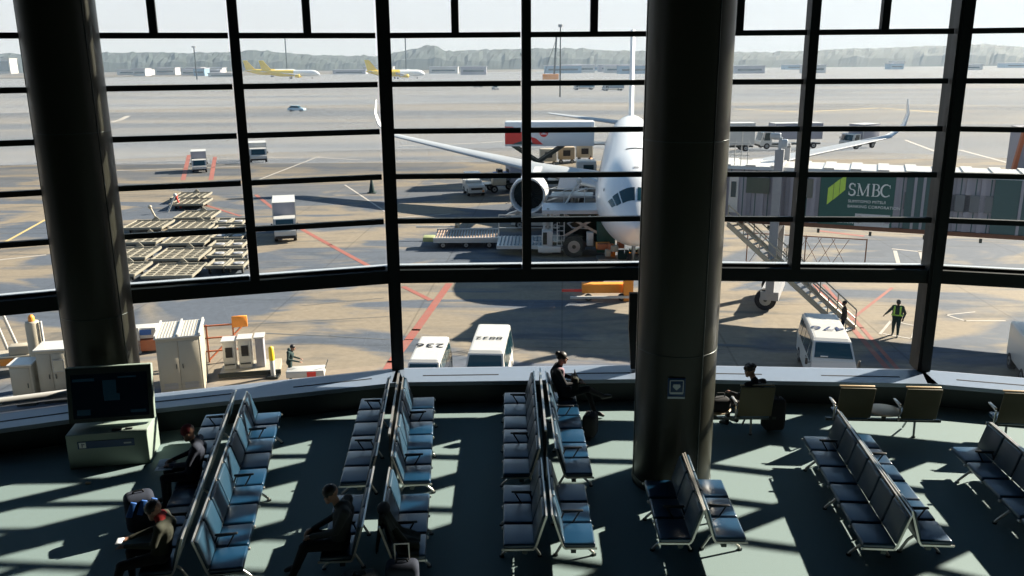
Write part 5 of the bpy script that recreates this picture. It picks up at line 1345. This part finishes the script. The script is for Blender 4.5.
for x0, y0, x1, y1, lab in ((2, 313, 20, 352, 'longer'), (-6, 318, 12, 360, 'shorter')):
    bt = G(x1, y1); tp = AT(x0, y0, bt.y - 1.0)
    o = thing('boom_pole', '%s of the two white slanting poles at the far left edge' % lab, 'pole', bt)
    MB().tube([(0, 0, 0), tuple(tp - bt)], .07, white_m).build('pole', o); MB().box((0, 0, .1), (.4, .4, .2), cream_m).build('base', o)
lw = thing('ground_power_cart', 'low cream and orange ground cart at the far left edge behind the cabinets', 'cart', (*G(12, 372).to_2d(), A0), .3)
b = MB(); b.rbox((0, 0, .6), (2.4, 1.0, .5), cream_m, .05, 2); b.rbox((.5, -.2, 1.05), (.8, .5, .4), cream_m, .05, 2); b.rbox((.0, -.52, .62), (.5, .1, .3), orange_m, .02, 1); b.build('body', lw)
for x in (-.8, .8): b = MB(); b.wheel((x, -.4, .28), .28, .16, axis=(0, 1, 0)); b.build('wheel', lw)
# two charging kiosks and a slim cabinet on a common plinth
pl = thing('concrete_plinth', 'low pale plinth carrying the charging kiosks', 'plinth', (-11.05, 34.1, A0), .19)
b = MB(); b.box((.1, .55, .12), (2.4, 1.4, .24), cream_m); b.box((.1, -.22, .16), (2.5, .06, .20), darkmetal_m); b.build('slab', pl)
for k, (x, w, h, lab) in enumerate(((-.72, .50, 1.20, 'left charging kiosk with dark display, on the pale plinth'), (-.08, .52, 1.26, 'middle charging kiosk with dark display, on the pale plinth'), (.52, .34, 1.28, 'slim blue-grey cabinet right of the two charging kiosks'))):
    q = Vector((-11.05, 34.1, A0)) + Matrix.Rotation(.19, 3, 'Z') @ Vector((x, .25, .24))
    kk = thing('charging_kiosk' if k < 2 else 'slim_cabinet', lab, 'kiosk' if k < 2 else 'cabinet', q, .19)
    MB().rbox((0, .3, h / 2), (w, .6, h), white_m if k < 2 else lilac_m, .02, 2).build('housing', kk)
    MB().box((0, .3, h + .03), (w + .08, .7, .06), white_m).build('roof', kk)
    if k < 2:
        MB().box((0, -.02, h * .62), (w * .55, .04, h * .36), black_m).build('display', kk); MB().box((0, -.03, h * .18), (w * .8, .03, .05), darkmetal_m).build('slot', kk)
rf = thing('red_frame', 'rust-red tubular frame between the cream cabinet and the kiosks', 'frame', (*G(212, 362).to_2d(), A0), .25)
b = MB()
for x in (-.1, 1.0): b.bar((x, 0, 0), (x, 0, 1.7), .07, .07, rust_m)
for z in (.5, 1.1, 1.65): b.bar((-.4, 0, z), (1.5, 0, z), .06, .06, rust_m)
b.bar((-.1, 0, .1), (1.5, 1.0, 1.4), .06, .06, rust_m); b.build('tubes', rf); MB().rbox((1.3, 0, 1.75), (.65, .12, .5), orange_m, .02, 1).build('sign_board', rf)
bo = thing('bollard', 'white and yellow bollard right of the kiosks', 'bollard', (-9.95, 33.9, A0), 0)
b = MB(); b.lathe([(.10, 0), (.10, 1.2), (.001, 1.22)], white_m, 14); b.build('post', bo); MB().lathe([(.11, .75), (.11, 1.3), (.001, 1.36)], yellow_m, 14).build('cap', bo); MB().box((0, 0, .05), (.5, .5, .1), darkmetal_m).build('base', bo)
wc = thing('service_cart', 'small white service cart with a red panel beside the crouching worker', 'cart', (*G(307, 386).to_2d(), A0), .12)
b = MB(); b.rbox((0, 0, .62), (1.5, .7, .28), white_m, .03, 2); b.box((.25, -.36, .62), (.35, .03, .2), red_m); b.build('body', wc)
for x in (-.5, .5): b = MB(); b.wheel((x, -.3, .2), .2, .1, axis=(0, 1, 0)); b.build('wheel', wc)
MB().bar((.75, 0, .7), (.9, 0, 1.1), .04, .04, steel_m).build('handle', wc)
kb = struct(MB(TR(-12.5, 30.6, A0) @ RZ(.19)).box((0, 0, .08), (13, .35, .16), cream_m), 'trim_kerb')
bt_ = thing('blue_white_barrow', 'blue and white box barrow left of the big cream cabinet', 'cart', (*G(147, 350).to_2d(), A0), .2)
b = MB(); b.rbox((0, 0, .9), (1.1, .7, .5), white_m, .03, 2); b.box((0, -.36, .95), (.7, .03, .25), blue_m); b.build('box', bt_); b = MB(); b.bar((-.2, -.4, 0), (-.2, -.4, 1.2), .1, .1, white_m); b.box((0, 0, .35), (1.4, .9, .5), rust_m); b.build('frame', bt_)

# white truck corner at the right edge below the window
p = G(1018, 366, A0 + 1.8)
rt = thing('white_hatchback', 'white vehicle roof corner showing at the right edge below the window', 'car', (20.1, 31.9, A0), -.3)
b = MB(); b.rbox((1.2, 1.6, 1.15), (2.4, 3.4, 1.5), white_m, .12, 3); b.build('bodywork', rt); b = MB(); b.box((1.2, -.12, 1.35), (2.0, .03, .5), carglass_m); b.build('windscreen', rt)
for x in (.1, 2.3):
    for y in (.6, 2.6): b = MB(); b.wheel((x, y, .33), .33, .22); b.build('wheel', rt)

# ================================================================= FAR FIELD
def mast(label, px, ybase, ytop, Y=None, arms=True):
    base = G(px, ybase); top = AT(px, ytop, base.y); h = top.z - A0
    t = thing('light_mast', label, 'light mast', base)
    MB().cyl((0, 0, 0), (0, 0, h), .45 * base.y / 520, darkmetal_m, .30 * base.y / 520, 8).build('pole', t)
    b = MB(); b.cyl((0, 0, h - .4), (0, 0, h + .5), 1.3 * base.y / 520, grey_m, n=10); b.build('lamp_ring', t)
mast('thin light mast far out, left quarter, ringed lamp head just above the hills', 197, 79.5, 47); mast('light mast above the left yellow-tailed jet', 287.5, 75, 36)
mast('light mast just right of the thick mullion, above the lone yellow jet', 406.5, 75, 36); mast('tall dark mast right of the centre mullion, nearest of the masts', 560, 97, 26)
cr = thing('crawler_crane', 'slim lattice crane beside the tall mast', 'crane', (*G(554, 80).to_2d(), A0), 0)
hgt = AT(555, 37, cr.location.y).z - A0
b = MB(); b.bar((0, 0, 2), (1.2, 0, hgt), 1.0, 1.0, darkmetal_m); b.bar((-6, 0, 2), (1.2, 0, hgt * .96), .25, .25, darkmetal_m); b.build('jib', cr); b = MB(); b.box((-2, 0, 1.8), (9, 4, 3), orange_m); b.build('body', cr)
rnd = random.Random(3); used_ = []
bl_m = mat('pale far building', (.42, .42, .42), .7); bl2 = mat('blue far building', (.16, .27, .38), .6)
for k in range(46):
    px = rnd.choice([rnd.uniform(105, 235), rnd.uniform(330, 530), rnd.uniform(535, 640), rnd.uniform(735, 1024)]); Y = rnd.uniform(640, 860)
    c = AT(px, 70, Y); w, hh_ = rnd.uniform(8, 30), rnd.uniform(2.5, 6)
    if any(abs(c.x - a_) < (w + w_) / 2 + 4 and abs(Y - y_) < 18 for a_, y_, w_ in used_): continue
    used_.append((c.x, Y, w))
    o = MB().box((0, 0, hh_ / 2), (w, 12, hh_), rnd.choice([bl_m, bl_m, lilac_m, bl2])).box((0, -6.1, hh_ * .5), (w * .8, .3, hh_ * .25), carglass_m).box((0, 0, hh_ + .2), (w + 1, 13, .5), lilac_m).build('airfield_building')
    o.location = (c.x, Y, A0); tag(o, 'low pale airfield building far away below the wooded hills', 'building', 'low airfield buildings below the hills')
tw = [(4, 60, 18), (9, 63, 12)]
for k, (px, hp, w) in enumerate(tw):
    base = G(px, 71 + k * 2.5); h_ = AT(px, 57 + k * 2, base.y).z - A0
    o = MB().box((0, 0, h_ / 2), (w, 14, h_), bl_m).box((0, -7.1, h_ * .5), (w * .8, .3, h_ * .7), carglass_m).box((0, 0, h_ + .3), (w + 1, 15, .6), white_m).build('tower_block'); o.location = base
    tag(o, ('wider' if k == 0 else 'narrower') + ' of the two distant blocks at the far left edge', 'building')
# wooded hills: one uncountable canopy
RID = [(-260, 56), (0, 55), (20, 55), (50, 60), (108, 53), (180, 54), (235, 53), (258, 51), (300, 56), (380, 57), (415, 50), (424, 47), (436, 47), (445, 52), (520, 50), (560, 49), (640, 52), (735, 53), (790, 53), (830, 50), (880, 49), (910, 48), (940, 46), (985, 45), (1024, 48), (1300, 44)]
def ridge(px):
    for a, b2 in zip(RID[:-1], RID[1:]):
        if a[0] <= px <= b2[0]: return a[1] + (b2[1] - a[1]) * (px - a[0]) / (b2[0] - a[0])
    return 52
NX, NY, YA, YB = 420, 12, 940, 1180
vs, fs = [], []
for j in range(NY + 1):
    Y = YA + (YB - YA) * j / NY
    for i in range(NX + 1):
        px = -260 + 1560 * i / NX
        top = AT(px, ridge(px), 1080); x = top.x * Y / 1080
        prof_ = min(1.0, (j / NY) * 2.2 + .30) if j > 0 else 0.0
        z = A0 + (top.z - A0) * prof_
        if j > 0: z += mnoise.noise((x * .09, Y * .09, 0)) * 3.2 + mnoise.noise((x * .25, Y * .2, 5)) * 1.6
        vs.append((x, Y, z))
for j in range(NY):
    for i in range(NX): k = j * (NX + 1) + i; fs.append((k, k + 1, k + NX + 2, k + NX + 1))
hill_m = mat('dark conifer canopy', (.010, .020, .020), .95, 0, .5, .08, col2=(.022, .036, .030))
hb_ = MB(); hb_.add(vs, fs, hill_m, False); ho = hb_.build('wooded_hills', None, False); tag(ho, 'dark wooded hills along the whole horizon', 'trees', None, 'stuff')
# airborne haze over the airfield
hz = MB().box((0, 760, 60), (3000, 1300, 132), white_m).build('sky_haze')
hm_ = bpy.data.materials.new('thin air haze'); hm_.use_nodes = True; ht = hm_.node_tree; ht.nodes.clear()
hv = ht.nodes.new('ShaderNodeVolumeScatter'); hv.inputs['Color'].default_value = (.60, .78, 1, 1); hv.inputs['Density'].default_value = .00026; hv.inputs['Anisotropy'].default_value = 0.2
hout = ht.nodes.new('ShaderNodeOutputMaterial'); ht.links.new(hv.outputs[0], hout.inputs['Volume'])
hz.data.materials.clear(); hz.data.materials.append(hm_); tag(hz, None, None, None, 'structure')
SC.cycles.volume_bounces = 1
